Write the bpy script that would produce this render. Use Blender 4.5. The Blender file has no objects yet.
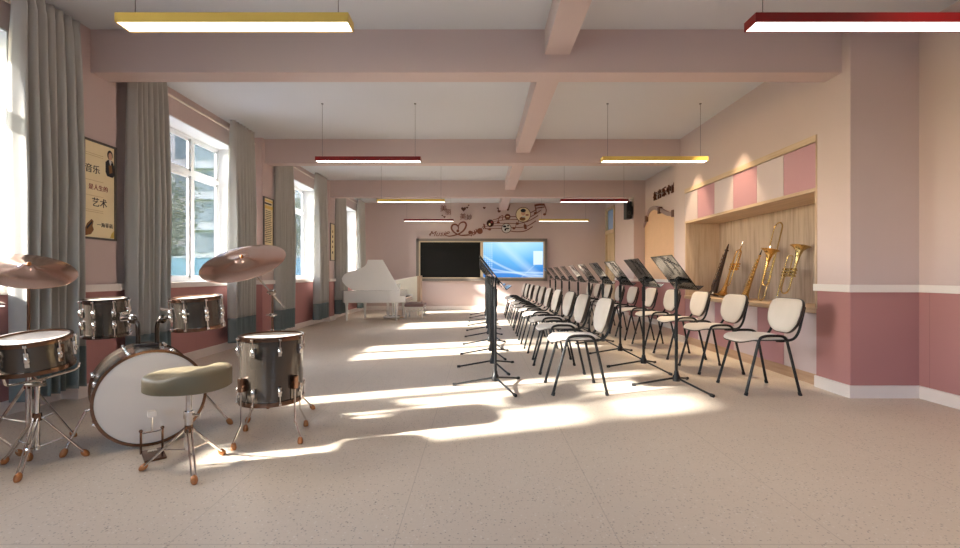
import bpy, bmesh, math, random
from mathutils import Vector, Matrix, Quaternion
R = math.radians
PI = math.pi
SC = bpy.context.scene
COL = SC.collection

# ------------------------------------------------------------------ camera, world, sun, lights, exposure
F = 460.0            # focal length in pixels of the 960x548 frame
CX, CY = 480.0, 275.0
cam_d = bpy.data.cameras.new('camera')
cam_d.sensor_width = 36.0
cam_d.lens = 36.0 * F / 960.0
cam_d.shift_y = 1.0 / 960.0
cam_d.clip_start = 0.05
cam_d.clip_end = 300
cam = bpy.data.objects.new('camera', cam_d)
COL.objects.link(cam)
cam.location = (0, 0, 1.0)
cam.rotation_euler = (R(90), 0, 0)
SC.camera = cam

SC.view_settings.view_transform = 'Standard'
SC.view_settings.look = 'None'
SC.view_settings.exposure = 0.42
SC.view_settings.gamma = 1.0
SC.view_settings.use_curve_mapping = False

world = bpy.data.worlds.new('world')
SC.world = world
world.use_nodes = True
wn = world.node_tree
wn.nodes.clear()
w_out = wn.nodes.new('ShaderNodeOutputWorld')
w_bg = wn.nodes.new('ShaderNodeBackground')
w_sky = wn.nodes.new('ShaderNodeTexSky')
w_sky.sky_type = 'NISHITA'
w_sky.sun_disc = False
w_sky.sun_elevation = R(26)
w_sky.sun_rotation = R(-105)
w_sky.air_density = 1.0
w_sky.dust_density = 1.0
w_sky.ozone_density = 1.5
w_mix = wn.nodes.new('ShaderNodeMix')
w_mix.data_type = 'RGBA'
w_mix.inputs[0].default_value = 0.62
w_mix.inputs[7].default_value = (0.66, 0.76, 0.92, 1)    # thin bright haze over the blue
wn.links.new(w_sky.outputs[0], w_mix.inputs[6])
wn.links.new(w_mix.outputs[2], w_bg.inputs[0])
w_bg.inputs[1].default_value = 4.3
wn.links.new(w_bg.outputs[0], w_out.inputs[0])

def lamp(name, kind, loc, energy, color, aim=None, **kw):
    d = bpy.data.lights.new(name, kind)
    d.energy = energy
    d.color = color
    for k, v in kw.items():
        setattr(d, k, v)
    o = bpy.data.objects.new(name, d)
    COL.objects.link(o)
    o.location = loc
    if aim is not None:
        o.rotation_euler = Vector(aim).to_track_quat('-Z', 'Y').to_euler()
    return o

SUN_DIR = (1.0, 0.335, -0.50)
lamp('sun', 'SUN', (-10, 0, 8), 29.0, (1.0, 0.93, 0.84), SUN_DIR, angle=R(2.2))
# warm ceiling spots that wash the cupboard wall
for y in (6.39, 5.29):
    lamp('wall_washer', 'SPOT', (2.74, y, 3.02), 120.0, (1.0, 0.78, 0.5), (0, 0, -1), spot_size=R(50), spot_blend=0.5, shadow_soft_size=0.02)
# warm downlights over the near right corner and over the drums
for x, y, e in ((2.4, 2.2, 48.0), (1.2, 1.0, 40.0), (-1.8, 1.5, 50.0), (2.2, 4.1, 34.0), (2.2, 6.6, 30.0)):
    lamp('ceiling_downlight', 'SPOT', (x, y, 3.02), e, (1.0, 0.80, 0.56), (0, 0, -1), spot_size=R(84), spot_blend=1.0, shadow_soft_size=0.06)
# sky portals in the window openings
BAYS = [(1, 1.60, 3.30), (2, 4.60, 6.40), (3, 7.68, 9.48), (4, 10.75, 12.55)]
for n, y0, y1 in BAYS + [(5, -1.5, 0.3)]:
    d = bpy.data.lights.new('window_portal', 'AREA')
    d.shape = 'RECTANGLE'
    d.size = 1.83
    d.size_y = y1 - y0
    d.cycles.is_portal = True
    o = bpy.data.objects.new('window_portal', d)
    COL.objects.link(o)
    o.location = (-3.72, (y0 + y1) / 2, 1.835)
    o.rotation_euler = (0, R(-90), 0)
for x in (-1.7, 1.7):  # portals of the two windows added behind the viewer
    d = bpy.data.lights.new('window_portal', 'AREA')
    d.shape = 'RECTANGLE'
    d.size = 1.6
    d.size_y = 1.85
    d.cycles.is_portal = True
    o = bpy.data.objects.new('window_portal', d)
    COL.objects.link(o)
    o.location = (x, -2.9, 1.83)
    o.rotation_euler = (R(90), 0, 0)
SC.cycles.max_bounces = 12
SC.cycles.diffuse_bounces = 6
SC.cycles.glossy_bounces = 4
SC.cycles.transparent_max_bounces = 24
SC.cycles.sample_clamp_indirect = 6.0
SC.cycles.use_denoising = True
SC.cycles.caustics_reflective = False
SC.cycles.caustics_refractive = False

# ------------------------------------------------------------------ materials
def s2l(c):
    return tuple(((v / 255.0) / 12.92 if v / 255.0 <= 0.04045 else (((v / 255.0) + 0.055) / 1.055) ** 2.4) for v in c)

class NT:
    def __init__(s, m):
        s.t = m.node_tree
        s.b = s.t.nodes['Principled BSDF']
    def n(s, kind, **kw):
        x = s.t.nodes.new(kind)
        for k, v in kw.items():
            setattr(x, k, v)
        return x
    def l(s, a, b):
        s.t.links.new(a, b)
    def math(s, op, a, b=None, clamp=False):
        x = s.n('ShaderNodeMath', operation=op)
        x.use_clamp = clamp
        for i, v in enumerate((a, b)):
            if v is None:
                continue
            if isinstance(v, (int, float)):
                x.inputs[i].default_value = v
            else:
                s.l(v, x.inputs[i])
        return x.outputs[0]
    def mix(s, fac, a, b):
        x = s.n('ShaderNodeMix', data_type='RGBA')
        for i, v in ((0, fac), (6, a), (7, b)):
            if isinstance(v, (int, float)):
                x.inputs[i].default_value = v
            elif isinstance(v, tuple):
                x.inputs[i].default_value = (*v, 1)
            else:
                s.l(v, x.inputs[i])
        return x.outputs[2]
    def noise(s, scale, detail=4, vec=None, rough=0.5):
        x = s.n('ShaderNodeTexNoise')
        x.inputs['Scale'].default_value = scale
        x.inputs['Detail'].default_value = detail
        x.inputs['Roughness'].default_value = rough
        if vec is not None:
            s.l(vec, x.inputs['Vector'])
        return x.outputs[0]
    def pos(s):
        g = s.n('ShaderNodeNewGeometry')
        x = s.n('ShaderNodeSeparateXYZ')
        s.l(g.outputs['Position'], x.inputs[0])
        return g.outputs['Position'], x.outputs
    def ramp(s, fac, stops):
        x = s.n('ShaderNodeValToRGB')
        e = x.color_ramp.elements
        while len(e) < len(stops):
            e.new(0.5)
        for q, (p, c) in zip(e, stops):
            q.position = p
            q.color = (*c, 1)
        s.l(fac, x.inputs[0])
        return x.outputs[0]
    def bump(s, h, strength, dist=0.01):
        x = s.n('ShaderNodeBump')
        x.inputs['Strength'].default_value = strength
        x.inputs['Distance'].default_value = dist
        s.l(h, x.inputs['Height'])
        s.l(x.outputs[0], s.b.inputs['Normal'])

def mat(name, rgb, rough=0.5, metal=0.0, var=0.04, scale=12.0, spec=0.5, coat=0.0, lin=False):
    m = bpy.data.materials.new(name)
    m.use_nodes = True
    t = NT(m)
    c = rgb if lin else s2l(rgb)
    t.b.inputs['Roughness'].default_value = rough
    t.b.inputs['Metallic'].default_value = metal
    t.b.inputs['Specular IOR Level'].default_value = spec
    t.b.inputs['Coat Weight'].default_value = coat
    t.b.inputs['Base Color'].default_value = (*c, 1)
    if var:
        tc = t.n('ShaderNodeTexCoord')
        f = t.noise(scale, 3, tc.outputs['Object'])
        lo = tuple(v * (1 - var) for v in c)
        hi = tuple(min(1, v * (1 + var)) for v in c)
        t.l(t.mix(f, lo, hi), t.b.inputs['Base Color'])
    m['t'] = 1
    return m

def emit(name, rgb, strength):
    m = bpy.data.materials.new(name)
    m.use_nodes = True
    b = m.node_tree.nodes['Principled BSDF']
    b.inputs['Base Color'].default_value = (*rgb, 1)
    b.inputs['Emission Color'].default_value = (*rgb, 1)
    b.inputs['Emission Strength'].default_value = strength
    return m

M = {}
UPPER = s2l((202, 181, 177))
LOWER = s2l((178, 127, 125))
def wall_mat(name, axis):
    m = mat(name, (200, 180, 172), 0.65, var=0, spec=0.3)
    t = NT(m)
    p, xyz = t.pos()
    low = t.math('LESS_THAN', xyz[2], 0.88)
    n = t.noise(3.0, 3, p)
    up = t.mix(n, tuple(v * 0.97 for v in UPPER), tuple(v * 1.03 for v in UPPER))
    lo = t.mix(n, tuple(v * 0.96 for v in LOWER), tuple(v * 1.04 for v in LOWER))
    # faint vertical joints of the lower wall panels
    fr = t.math('FRACT', t.math('MULTIPLY', xyz[axis], 1 / 0.61))
    joint = t.math('LESS_THAN', fr, 0.010)
    lo = t.mix(t.math('MULTIPLY', joint, 0.35), lo, tuple(v * 0.5 for v in LOWER))
    t.l(t.mix(low, up, lo), t.b.inputs['Base Color'])
    return m
M['wall_side'] = wall_mat('side_wall_paint', 1)
M['wall_end'] = wall_mat('end_wall_paint', 0)
M['beam'] = mat('beam_paint', (203, 182, 177), 0.65, var=0.02, scale=3)
M['ceiling'] = mat('ceiling_paint', (206, 207, 211), 0.8, var=0.01, scale=2)
M['trim'] = mat('white_trim', (232, 222, 216), 0.4, var=0.01)
M['white_metal'] = mat('white_window_metal', (226, 228, 232), 0.35, var=0.02)
M['reveal'] = mat('white_reveal', (236, 236, 238), 0.5, var=0.01)

# terrazzo floor
m = mat('terrazzo_floor', (200, 185, 170), 0.42, var=0, spec=0.45)
t = NT(m)
p, xyz = t.pos()
base = t.mix(t.noise(1.3, 4, p), s2l((211, 195, 177)), s2l((222, 208, 190)))
base = t.mix(t.math('MULTIPLY', t.noise(60, 3, p), 0.45), base, s2l((194, 180, 165)))
for sc, thr, c, jit in ((62, 0.16, (140, 124, 112), 1), (70, 0.18, (228, 220, 210), 2), (50, 0.13, (160, 140, 122), 3), (95, 0.17, (118, 108, 100), 4)):
    v = t.n('ShaderNodeTexVoronoi')
    v.inputs['Scale'].default_value = sc
    mp = t.n('ShaderNodeMapping')
    mp.inputs['Location'].default_value = (jit * 3.3, jit * 1.7, 0)
    t.l(p, mp.inputs[0])
    t.l(mp.outputs[0], v.inputs['Vector'])
    sep = t.n('ShaderNodeSeparateColor')
    t.l(v.outputs['Color'], sep.inputs[0])
    pick = t.math('LESS_THAN', sep.outputs[0], 0.42)
    dot = t.math('LESS_THAN', v.outputs['Distance'], t.math('MULTIPLY', sep.outputs[1], thr * 2))
    base = t.mix(t.math('MULTIPLY', t.math('MULTIPLY', pick, dot), 0.6), base, s2l(c))
jx = t.math('LESS_THAN', t.math('FRACT', t.math('MULTIPLY', t.math('ADD', xyz[0], 0.32 + 8.4), 1 / 0.84)), 0.004)
jy = t.math('LESS_THAN', t.math('FRACT', t.math('MULTIPLY', t.math('ADD', xyz[1], 20 * 1.68 - 1.705), 1 / 1.68)), 0.0022)
base = t.mix(t.math('MULTIPLY', t.math('MAXIMUM', jx, jy), 0.35), base, s2l((120, 106, 96)))
t.l(base, t.b.inputs['Base Color'])
t.l(t.math('ADD', t.math('MULTIPLY', t.noise(4, 3, p), 0.16), 0.34), t.b.inputs['Roughness'])
M['floor'] = m

def wood(name, a, b, axis=2, rough=0.5, scale=1.0):
    m = mat(name, a, rough, var=0, spec=0.4)
    t = NT(m)
    tc = t.n('ShaderNodeNewGeometry')
    mp = t.n('ShaderNodeMapping')
    sc = [22.0 * scale] * 3
    sc[axis] = 1.6 * scale
    mp.inputs['Scale'].default_value = sc
    t.l(tc.outputs['Position'], mp.inputs[0])
    f = t.noise(1.0, 6, mp.outputs[0], 0.62)
    t.l(t.ramp(f, [(0.32, s2l(b)), (0.5, s2l(a)), (0.7, tuple(min(1, v * 1.12) for v in s2l(a)))]), t.b.inputs['Base Color'])
    t.bump(f, 0.05)
    return m
M['oak'] = wood('light_oak', (200, 173, 147), (184, 153, 125), 2)
M['oak_flat'] = wood('light_oak_rail', (202, 175, 147), (188, 158, 128), 1)
M['niche'] = wood('grey_oak_back', (180, 158, 141), (156, 134, 117), 2)
M['plinth'] = wood('tan_plinth', (196, 164, 136), (184, 150, 122), 1)
M['door_pink'] = mat('pink_laminate', (188, 141, 149), 0.35, var=0.03, scale=4)
M['door_white'] = mat('pale_laminate', (206, 188, 188), 0.35, var=0.03, scale=4)

def fabric(name, rgb, rough=0.85, bump=0.15, scale=420, sheen=0.2):
    m = mat(name, rgb, rough, var=0.05, scale=9, spec=0.2)
    t = NT(m)
    tc = t.n('ShaderNodeTexCoord')
    t.bump(t.noise(scale, 2, tc.outputs['Object']), bump, 0.002)
    t.b.inputs['Sheen Weight'].default_value = sheen
    return m
M['curtain'] = fabric('grey_curtain_cloth', (184, 180, 174))
M['hem'] = fabric('slate_curtain_band', (118, 128, 128))
M['pad'] = fabric('beige_chair_upholstery', (214, 202, 190), 0.7)
M['shell'] = mat('dark_brown_plastic_shell', (52, 42, 36), 0.4, var=0.05)
M['black'] = mat('black_powder_coat', (11, 10, 10), 0.45, var=0.1, spec=0.4)
M['rubber_black'] = mat('black_rubber', (24, 22, 22), 0.7, var=0.1)
M['olive'] = mat('olive_vinyl', (118, 106, 82), 0.55, var=0.05)
M['chrome'] = mat('polished_chrome', (224, 218, 212), 0.14, 1.0, var=0.03)
M['bronze'] = mat('copper_hoop_metal', (124, 95, 78), 0.2, 1.0, var=0.06)
M['dark_hoop'] = mat('dark_nickel_hoop', (92, 82, 76), 0.18, 1.0, var=0.06)
M['amber'] = mat('amber_rubber_foot', (176, 112, 60), 0.28, 0.45, var=0.12, coat=0.6)
M['head'] = mat('white_drum_skin', (230, 218, 206), 0.45, var=0.02)
M['shell_drum'] = mat('smoked_bronze_lacquer', (94, 85, 76), 0.2, 0.7, var=0.08, scale=3, coat=0.4)
m = mat('cymbal_bronze', (212, 178, 162), 0.15, 1.0, var=0)
t = NT(m)
tc = t.n('ShaderNodeTexCoord')
wv = t.n('ShaderNodeTexWave')
wv.wave_type = 'RINGS'
wv.rings_direction = 'Z'
wv.inputs['Scale'].default_value = 55
wv.inputs['Distortion'].default_value = 0.4
t.l(tc.outputs['Object'], wv.inputs['Vector'])
t.bump(wv.outputs['Fac'], 0.02, 0.001)
M['cymbal'] = m
M['piano'] = mat('white_piano_lacquer', (243, 240, 236), 0.18, var=0.01, coat=0.5)
M['ivory'] = mat('ivory_keys', (240, 234, 222), 0.3, var=0.02)
M['mauve'] = fabric('mauve_bench_velvet', (142, 114, 112), 0.7)
M['cream'] = mat('cream_laminate', (240, 234, 218), 0.45, var=0.02)
M['brass'] = mat('gold_brass', (222, 178, 108), 0.2, 1.0, var=0.06)
M['pale_brass'] = mat('pale_brass', (208, 184, 128), 0.22, 1.0, var=0.06)
M['ebony'] = mat('dark_brown_lacquer', (58, 36, 28), 0.25, var=0.15, coat=0.3)
M['decal'] = mat('brown_acrylic', (122, 66, 44), 0.45, var=0.06)
M['decal_dark'] = mat('dark_brown_acrylic', (96, 56, 40), 0.45, var=0.06)
M['grey_frame'] = mat('taupe_board_frame', (120, 110, 102), 0.4, var=0.04)
M['tan_frame'] = mat('champagne_inner_frame', (206, 186, 156), 0.35, 0.3, var=0.03)
M['screen_black'] = mat('black_writing_board', (20, 19, 18), 0.6, var=0.1, spec=0.2)
M['yellow'] = mat('mustard_lacquer', (226, 194, 98), 0.4, var=0.03)
M['red'] = mat('dark_red_lacquer', (124, 12, 18), 0.35, var=0.05)
M['diffuser'] = emit('lamp_diffuser', (1.0, 0.95, 0.88), 3.5)
M['wire'] = mat('grey_steel_cable', (120, 116, 114), 0.4, 0.8, var=0.05)
M['rod'] = mat('ivory_curtain_rod', (222, 206, 192), 0.4, var=0.02)
M['poster'] = mat('aged_poster_paper', (244, 226, 184), 0.6, var=0.08, scale=5)
M['poster_pale'] = mat('cream_poster_paper', (234, 216, 176), 0.6, var=0.06, scale=5)
M['poster_frame'] = mat('dark_picture_frame', (104, 96, 90), 0.35, 0.4, var=0.05)
M['ink'] = mat('black_ink', (28, 26, 34), 0.6, var=0.05)
M['ink_red'] = mat('red_ink', (150, 44, 40), 0.6, var=0.05)
M['ink_brown'] = mat('brown_ink', (132, 88, 44), 0.6, var=0.2)
M['skin'] = mat('pale_paint', (212, 168, 138), 0.6, var=0.05)
M['orange_panel'] = fabric('orange_felt', (226, 184, 150), 0.9)
M['ribbon'] = mat('grey_mauve_keys', (158, 134, 134), 0.5, var=0.05)
M['tan_door'] = wood('tan_door_wood', (190, 168, 138), (176, 152, 122), 2)
M['speaker'] = mat('black_speaker_vinyl', (44, 42, 42), 0.6, var=0.1)
M['mesh'] = mat('dark_speaker_mesh', (26, 26, 27), 0.8, var=0.3, scale=300)
M['mirror_grey'] = mat('white_grey_picture', (206, 204, 200), 0.5, var=0.2)

def glassy(name, tint, transp, rough=0.02):
    m = bpy.data.materials.new(name)
    m.use_nodes = True
    t = m.node_tree
    b = t.nodes['Principled BSDF']
    b.inputs['Base Color'].default_value = (*tint, 1)
    b.inputs['Roughness'].default_value = rough
    tr = t.nodes.new('ShaderNodeBsdfTransparent')
    tr.inputs[0].default_value = (0.93, 0.95, 0.96, 1)
    mx = t.nodes.new('ShaderNodeMixShader')
    fr = t.nodes.new('ShaderNodeFresnel')
    fr.inputs[0].default_value = 1.45
    mm = t.nodes.new('ShaderNodeMath')
    mm.operation = 'MULTIPLY_ADD'
    mm.use_clamp = True
    t.links.new(fr.outputs[0], mm.inputs[0])
    mm.inputs[1].default_value = 0.9
    mm.inputs[2].default_value = 1 - transp
    t.links.new(mm.outputs[0], mx.inputs[0])
    t.links.new(tr.outputs[0], mx.inputs[1])
    t.links.new(b.outputs[0], mx.inputs[2])
    t.links.new(mx.outputs[0], t.nodes['Material Output'].inputs[0])
    return m
M['glass'] = glassy('window_glass', (0.02, 0.025, 0.03), 1.0)
M['transom'] = glassy('blue_transom_glass', (0.30, 0.40, 0.52), 0.4)
M['smoke'] = glassy('smoked_acrylic', (0.30, 0.28, 0.26), 0.58, 0.10)
M['smoke'].node_tree.nodes['Principled BSDF'].inputs['Metallic'].default_value = 1.0

# ------------------------------------------------------------------ mesh builder
def frame_from(d):
    d = Vector(d).normalized()
    a = Vector((0, 0, 1)) if abs(d.z) < 0.9 else Vector((1, 0, 0))
    x = a.cross(d).normalized()
    y = d.cross(x).normalized()
    return x, y, d

class MB:
    def __init__(s):
        s.v = []
        s.f = []
        s.wn = False
    def add(s, vs, fs, T=None):
        o = len(s.v)
        for p in vs:
            p = Vector(p)
            s.v.append(tuple(T @ p) if T is not None else tuple(p))
        s.f += [tuple(o + i for i in f) for f in fs]
        return s
    def box(s, x0, x1, y0, y1, z0, z1, T=None):
        vs = [(x, y, z) for z in (z0, z1) for y in (y0, y1) for x in (x0, x1)]
        return s.add(vs, [(0, 2, 3, 1), (4, 5, 7, 6), (0, 1, 5, 4), (2, 6, 7, 3), (0, 4, 6, 2), (1, 3, 7, 5)], T)
    def rbox(s, x0, x1, y0, y1, z0, z1, r, T=None):
        bm = bmesh.new()
        bmesh.ops.create_cube(bm, size=1)
        for v in bm.verts:
            v.co = Vector(((x0 + x1) / 2 + v.co.x * (x1 - x0), (y0 + y1) / 2 + v.co.y * (y1 - y0), (z0 + z1) / 2 + v.co.z * (z1 - z0)))
        bmesh.ops.bevel(bm, geom=bm.edges[:], offset=r, segments=2, affect='EDGES', profile=0.5)
        bm.verts.index_update()
        s.add([v.co.copy() for v in bm.verts], [[v.index for v in f.verts] for f in bm.faces], T)
        bm.free()
        s.wn = True
        return s
    def tube(s, pts, r, n=10, closed=False, T=None, radii=None):
        P = [Vector(p) for p in pts]
        k = len(P)
        rings = []
        up = None
        for i in range(k):
            a = P[(i - 1) % k] if (closed or i > 0) else None
            b = P[(i + 1) % k] if (closed or i < k - 1) else None
            d = (b - P[i] if b is not None else P[i] - a)
            if a is not None and b is not None:
                d = (P[i] - a).normalized() + (b - P[i]).normalized()
            if d.length < 1e-9:
                d = P[i] - a
            d.normalize()
            if up is None:
                up = frame_from(d)[0]
            x = up - d * up.dot(d)
            if x.length < 1e-6:
                x = frame_from(d)[0]
            x.normalize()
            y = d.cross(x)
            up = x
            rr = radii[i] if radii else r
            rings.append([P[i] + (x * math.cos(2 * PI * j / n) + y * math.sin(2 * PI * j / n)) * rr for j in range(n)])
        vs = [p for q in rings for p in q]
        fs = []
        for i in range(k if closed else k - 1):
            a, b = i * n, ((i + 1) % k) * n
            for j in range(n):
                fs.append((a + j, a + (j + 1) % n, b + (j + 1) % n, b + j))
        if not closed:
            fs.append(tuple(reversed(range(n))))
            fs.append(tuple((k - 1) * n + j for j in range(n)))
        return s.add(vs, fs, T)
    def cyl(s, p0, p1, r0, r1=None, n=16, T=None):
        return s.tube([p0, p1], r0, n, T=T, radii=[r0, r0 if r1 is None else r1])
    def lathe(s, prof, n=32, T=None):
        vs, fs = [], []
        for (r, z) in prof:
            for j in range(n):
                a = 2 * PI * j / n
                vs.append((max(r, 1e-5) * math.cos(a), max(r, 1e-5) * math.sin(a), z))
        for i in range(len(prof) - 1):
            for j in range(n):
                fs.append((i * n + j, i * n + (j + 1) % n, (i + 1) * n + (j + 1) % n, (i + 1) * n + j))
        if prof[0][0] > 1e-4 and prof[0] != prof[-1]:
            pass
        return s.add(vs, fs, T)
    def sphere(s, c, rx, ry=None, rz=None, n=14, m=8, T=None):
        ry = rx if ry is None else ry
        rz = rx if rz is None else rz
        vs, fs = [], []
        for i in range(m + 1):
            ph = PI * i / m
            for j in range(n):
                a = 2 * PI * j / n
                q = max(math.sin(ph), 1e-4)
                vs.append((c[0] + rx * q * math.cos(a), c[1] + ry * q * math.sin(a), c[2] - rz * math.cos(ph)))
        for i in range(m):
            for j in range(n):
                fs.append((i * n + j, i * n + (j + 1) % n, (i + 1) * n + (j + 1) % n, (i + 1) * n + j))
        return s.add(vs, fs, T)
    def prism(s, poly, z0, z1, T=None):
        k = len(poly)
        vs = [(x, y, z0) for x, y in poly] + [(x, y, z1) for x, y in poly]
        fs = [tuple(reversed(range(k))), tuple(range(k, 2 * k))] + [(i, (i + 1) % k, k + (i + 1) % k, k + i) for i in range(k)]
        return s.add(vs, fs, T)
    def pillow(s, outline, prof, T=None, bend=None):
        """outline: points round the middle; prof: (scale, height) rows from the underside to the top"""
        k = len(outline)
        vs, fs = [], []
        for sc, h in prof:
            for x, y in outline:
                q = Vector((x * sc, y * sc, h))
                if bend:
                    q = bend(q)
                vs.append(q)
        for i in range(len(prof) - 1):
            for j in range(k):
                fs.append((i * k + j, i * k + (j + 1) % k, (i + 1) * k + (j + 1) % k, (i + 1) * k + j))
        return s.add(vs, fs, T)
    def build(s, name, m, parent=None, loc=None, sharp=35, flat=False):
        me = bpy.data.meshes.new(name)
        me.from_pydata(s.v, [], s.f)
        bm = bmesh.new()
        bm.from_mesh(me)
        bmesh.ops.remove_doubles(bm, verts=bm.verts[:], dist=2e-5)
        bmesh.ops.recalc_face_normals(bm, faces=bm.faces[:])
        bm.to_mesh(me)
        bm.free()
        if not flat:
            for p in me.polygons:
                p.use_smooth = True
            me.set_sharp_from_angle(angle=R(sharp))
        me.materials.append(M[m] if isinstance(m, str) else m)
        o = bpy.data.objects.new(name, me)
        COL.objects.link(o)
        if parent is not None:
            o.parent = parent
        if loc is not None:
            o.location = loc
        if s.wn and not flat:
            md = o.modifiers.new('weighted_normals', 'WEIGHTED_NORMAL')
            md.keep_sharp = True
        return o

def tag(o, label=None, cat=None, group=None, kind=None):
    if label:
        o['label'] = label
    if cat:
        o['category'] = cat
    if group:
        o['group'] = group
    if kind:
        o['kind'] = kind
    return o

def thing(name, label, cat, loc=(0, 0, 0), rz=0.0, group=None):
    o = bpy.data.objects.new(name, None)
    o.empty_display_size = 0.1
    COL.objects.link(o)
    o.location = loc
    o.rotation_euler = (0, 0, rz)
    return tag(o, label, cat, group)

def struct(name, mb, m, label, cat, parent=None, **kw):
    o = mb.build(name, m, parent, **kw)
    if parent is None:
        tag(o, label, cat, kind='structure')
    return o

def sempty(name, label, cat, loc=(0, 0, 0)):
    o = thing(name, label, cat, loc)
    o['kind'] = 'structure'
    return o

def copy_tree(o, parent=None):
    c = o.copy()
    COL.objects.link(c)
    if parent is not None:
        c.parent = parent
    for ch in list(o.children):
        copy_tree(ch, c)
    return c

def text_mesh(body, size, depth=0.004, shear=0.0):
    cu = bpy.data.curves.new('lettering', 'FONT')
    cu.body = body
    cu.size = size
    cu.extrude = depth / 2
    cu.shear = shear
    cu.align_x = 'CENTER'
    cu.align_y = 'CENTER'
    cu.resolution_u = 4
    o = bpy.data.objects.new('lettering', cu)
    COL.objects.link(o)
    me = bpy.data.meshes.new_from_object(o)
    bpy.data.objects.remove(o)
    bpy.data.curves.remove(cu)
    vs = [v.co.copy() for v in me.vertices]
    fs = [tuple(p.vertices) for p in me.polygons]
    bpy.data.meshes.remove(me)
    return vs, fs

def basis(o, x, y, z):
    T = Matrix.Identity(4)
    for i, c in enumerate((Vector(x), Vector(y), Vector(z), Vector(o))):
        for j in range(3):
            T[j][i] = c[j]
    return T

def disc(r, n=24):
    return [(r * math.cos(2 * PI * i / n), r * math.sin(2 * PI * i / n)) for i in range(n)]

def smooth_path(pts, sub=6):
    P = [Vector(p) for p in pts]
    out = []
    for i in range(len(P) - 1):
        p0 = P[max(i - 1, 0)]
        p1, p2 = P[i], P[i + 1]
        p3 = P[min(i + 2, len(P) - 1)]
        for k in range(sub):
            u = k / sub
            out.append(0.5 * ((2 * p1) + (p2 - p0) * u + (2 * p0 - 5 * p1 + 4 * p2 - p3) * u * u + (3 * p1 - p0 - 3 * p2 + p3) * u ** 3))
    out.append(P[-1])
    return out

# ------------------------------------------------------------------ the room
XL, XLP = -3.39, -3.25        # window wall, pillar faces on the left
XR, XRF = 3.58, 3.02          # right wall, face of the cupboard wall
Y0, Y1 = -2.6, 13.1
H = 3.05
RAIL0, RAIL1, BB = 0.86, 0.92, 0.10
struct('floor', MB().box(-3.9, 4.0, Y0 - 0.2, Y1 + 0.2, -0.12, 0), 'floor', 'pale speckled terrazzo floor', 'floor', flat=True)
struct('ceiling', MB().box(-3.9, 4.0, Y0 - 0.2, Y1 + 0.2, H, H + 0.15), 'ceiling', 'pale grey ceiling between the pink beams', 'ceiling', flat=True)
ALLB = [(5, -1.5, 0.3)] + BAYS
SILL, HEAD = 0.90, 2.75
mb = MB()
ys = [Y0 - 0.2] + [v for b in ALLB for v in b[1:]] + [Y1 + 0.2]
for i in range(0, len(ys), 2):
    mb.box(-3.70, XL, ys[i], ys[i + 1], 0, H)
for n, a, b in ALLB:
    mb.box(-3.70, XL, a, b, 0, SILL - 0.02)
    mb.box(-3.70, XL, a, b, HEAD, H)
struct('wall_left', mb, 'wall_side', 'pink window wall with a darker pink lower half', 'wall', flat=True)
struct('wall_back', MB().box(-3.7, 4.0, Y1, Y1 + 0.2, 0, H), 'beam', 'pink end wall behind the writing board', 'wall', flat=True)
FW = [(6, -2.5, -0.9), (7, 0.9, 2.5)]  # unseen windows added to give the room fill light
mb = MB()
for a, b in ((-3.7, -2.5), (-0.9, 0.9), (2.5, 4.0)):
    mb.box(a, b, Y0 - 0.25, Y0, 0, H)
for n, a, b in FW:
    mb.box(a, b, Y0 - 0.25, Y0, 0, 0.88).box(a, b, Y0 - 0.25, Y0, 2.75, H)
struct('wall_front', mb, 'wall_end', 'pink wall behind the viewer', 'wall', flat=True)
mb = MB()
mb.box(XR, XR + 0.22, Y0, 12.2, 0, H)
mb.box(XR, XR + 0.22, 13.05, Y1, 0, H)
mb.box(XR, XR + 0.22, 12.2, 13.05, 2.86, H)
struct('wall_right', mb, 'wall_side', 'pink wall on the right with a darker pink lower half', 'wall', flat=True)
# the cupboard wall: two piers and the wall above the cupboards
mb = MB()
mb.box(XRF, XR, 4.13, 6.78, 2.26, H)
mb.box(XR - 0.02, XR, 4.13, 6.78, 0, 2.26)
struct('wall_upper', mb, 'wall_side', 'plain pink wall above the row of pink and white cupboards', 'wall', flat=True)
for i, (x0, y0, y1, lab) in enumerate(((XRF, 3.75, 4.13, 'wide pink pier in front of the instrument cupboards'), (XRF, 6.78, 7.16, 'pink pier between the cupboards and the orange panel'), (3.33, 9.96, 10.3, 'pink pier that carries the black loudspeaker'))):
    struct('pillar_right', MB().box(x0, XR, y0, y1, 0, H), 'wall_side', lab, 'pillar', flat=True)
LP = [(0.69, 1.03), (3.72, 4.11), (6.87, 7.21), (9.93, 10.27)]
for (a, b), lab in zip(LP, ('pink wall pier beside the viewer', 'pink wall pier with the portrait poster', 'pink wall pier with the yellow text poster', 'pink wall pier with the small poster near the piano')):
    struct('pillar_left', MB().box(XL, XLP, a, b, 0, H), 'wall_side', lab, 'pillar', flat=True)
for y, xr, lab in ((0.74, 3.02, 'pink ceiling beam over the viewer'), (3.84, XRF, 'pink cross beam nearest the yellow lamp'), (6.94, XRF, 'pink cross beam at the middle of the ceiling'), (9.96, 3.33, 'pink cross beam nearest the piano')):
    struct('ceiling_beam', MB().box(XLP, xr, y, y + 0.19, 2.69, H), 'beam', lab, 'beam', flat=True)
for y0, y1, lab in ((Y0, 0.74, 'long pink beam over the viewer'), (0.93, 3.84, 'long pink beam between the two front lamps'), (4.03, 6.94, 'long pink beam in the second ceiling bay'), (7.13, 9.96, 'long pink beam in the third ceiling bay'), (10.15, Y1, 'long pink beam that meets the end wall')):
    struct('ceiling_beam', MB().box(0.54, 0.75, y0, y1, 2.84, H), 'beam', lab, 'beam', flat=True)

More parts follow.
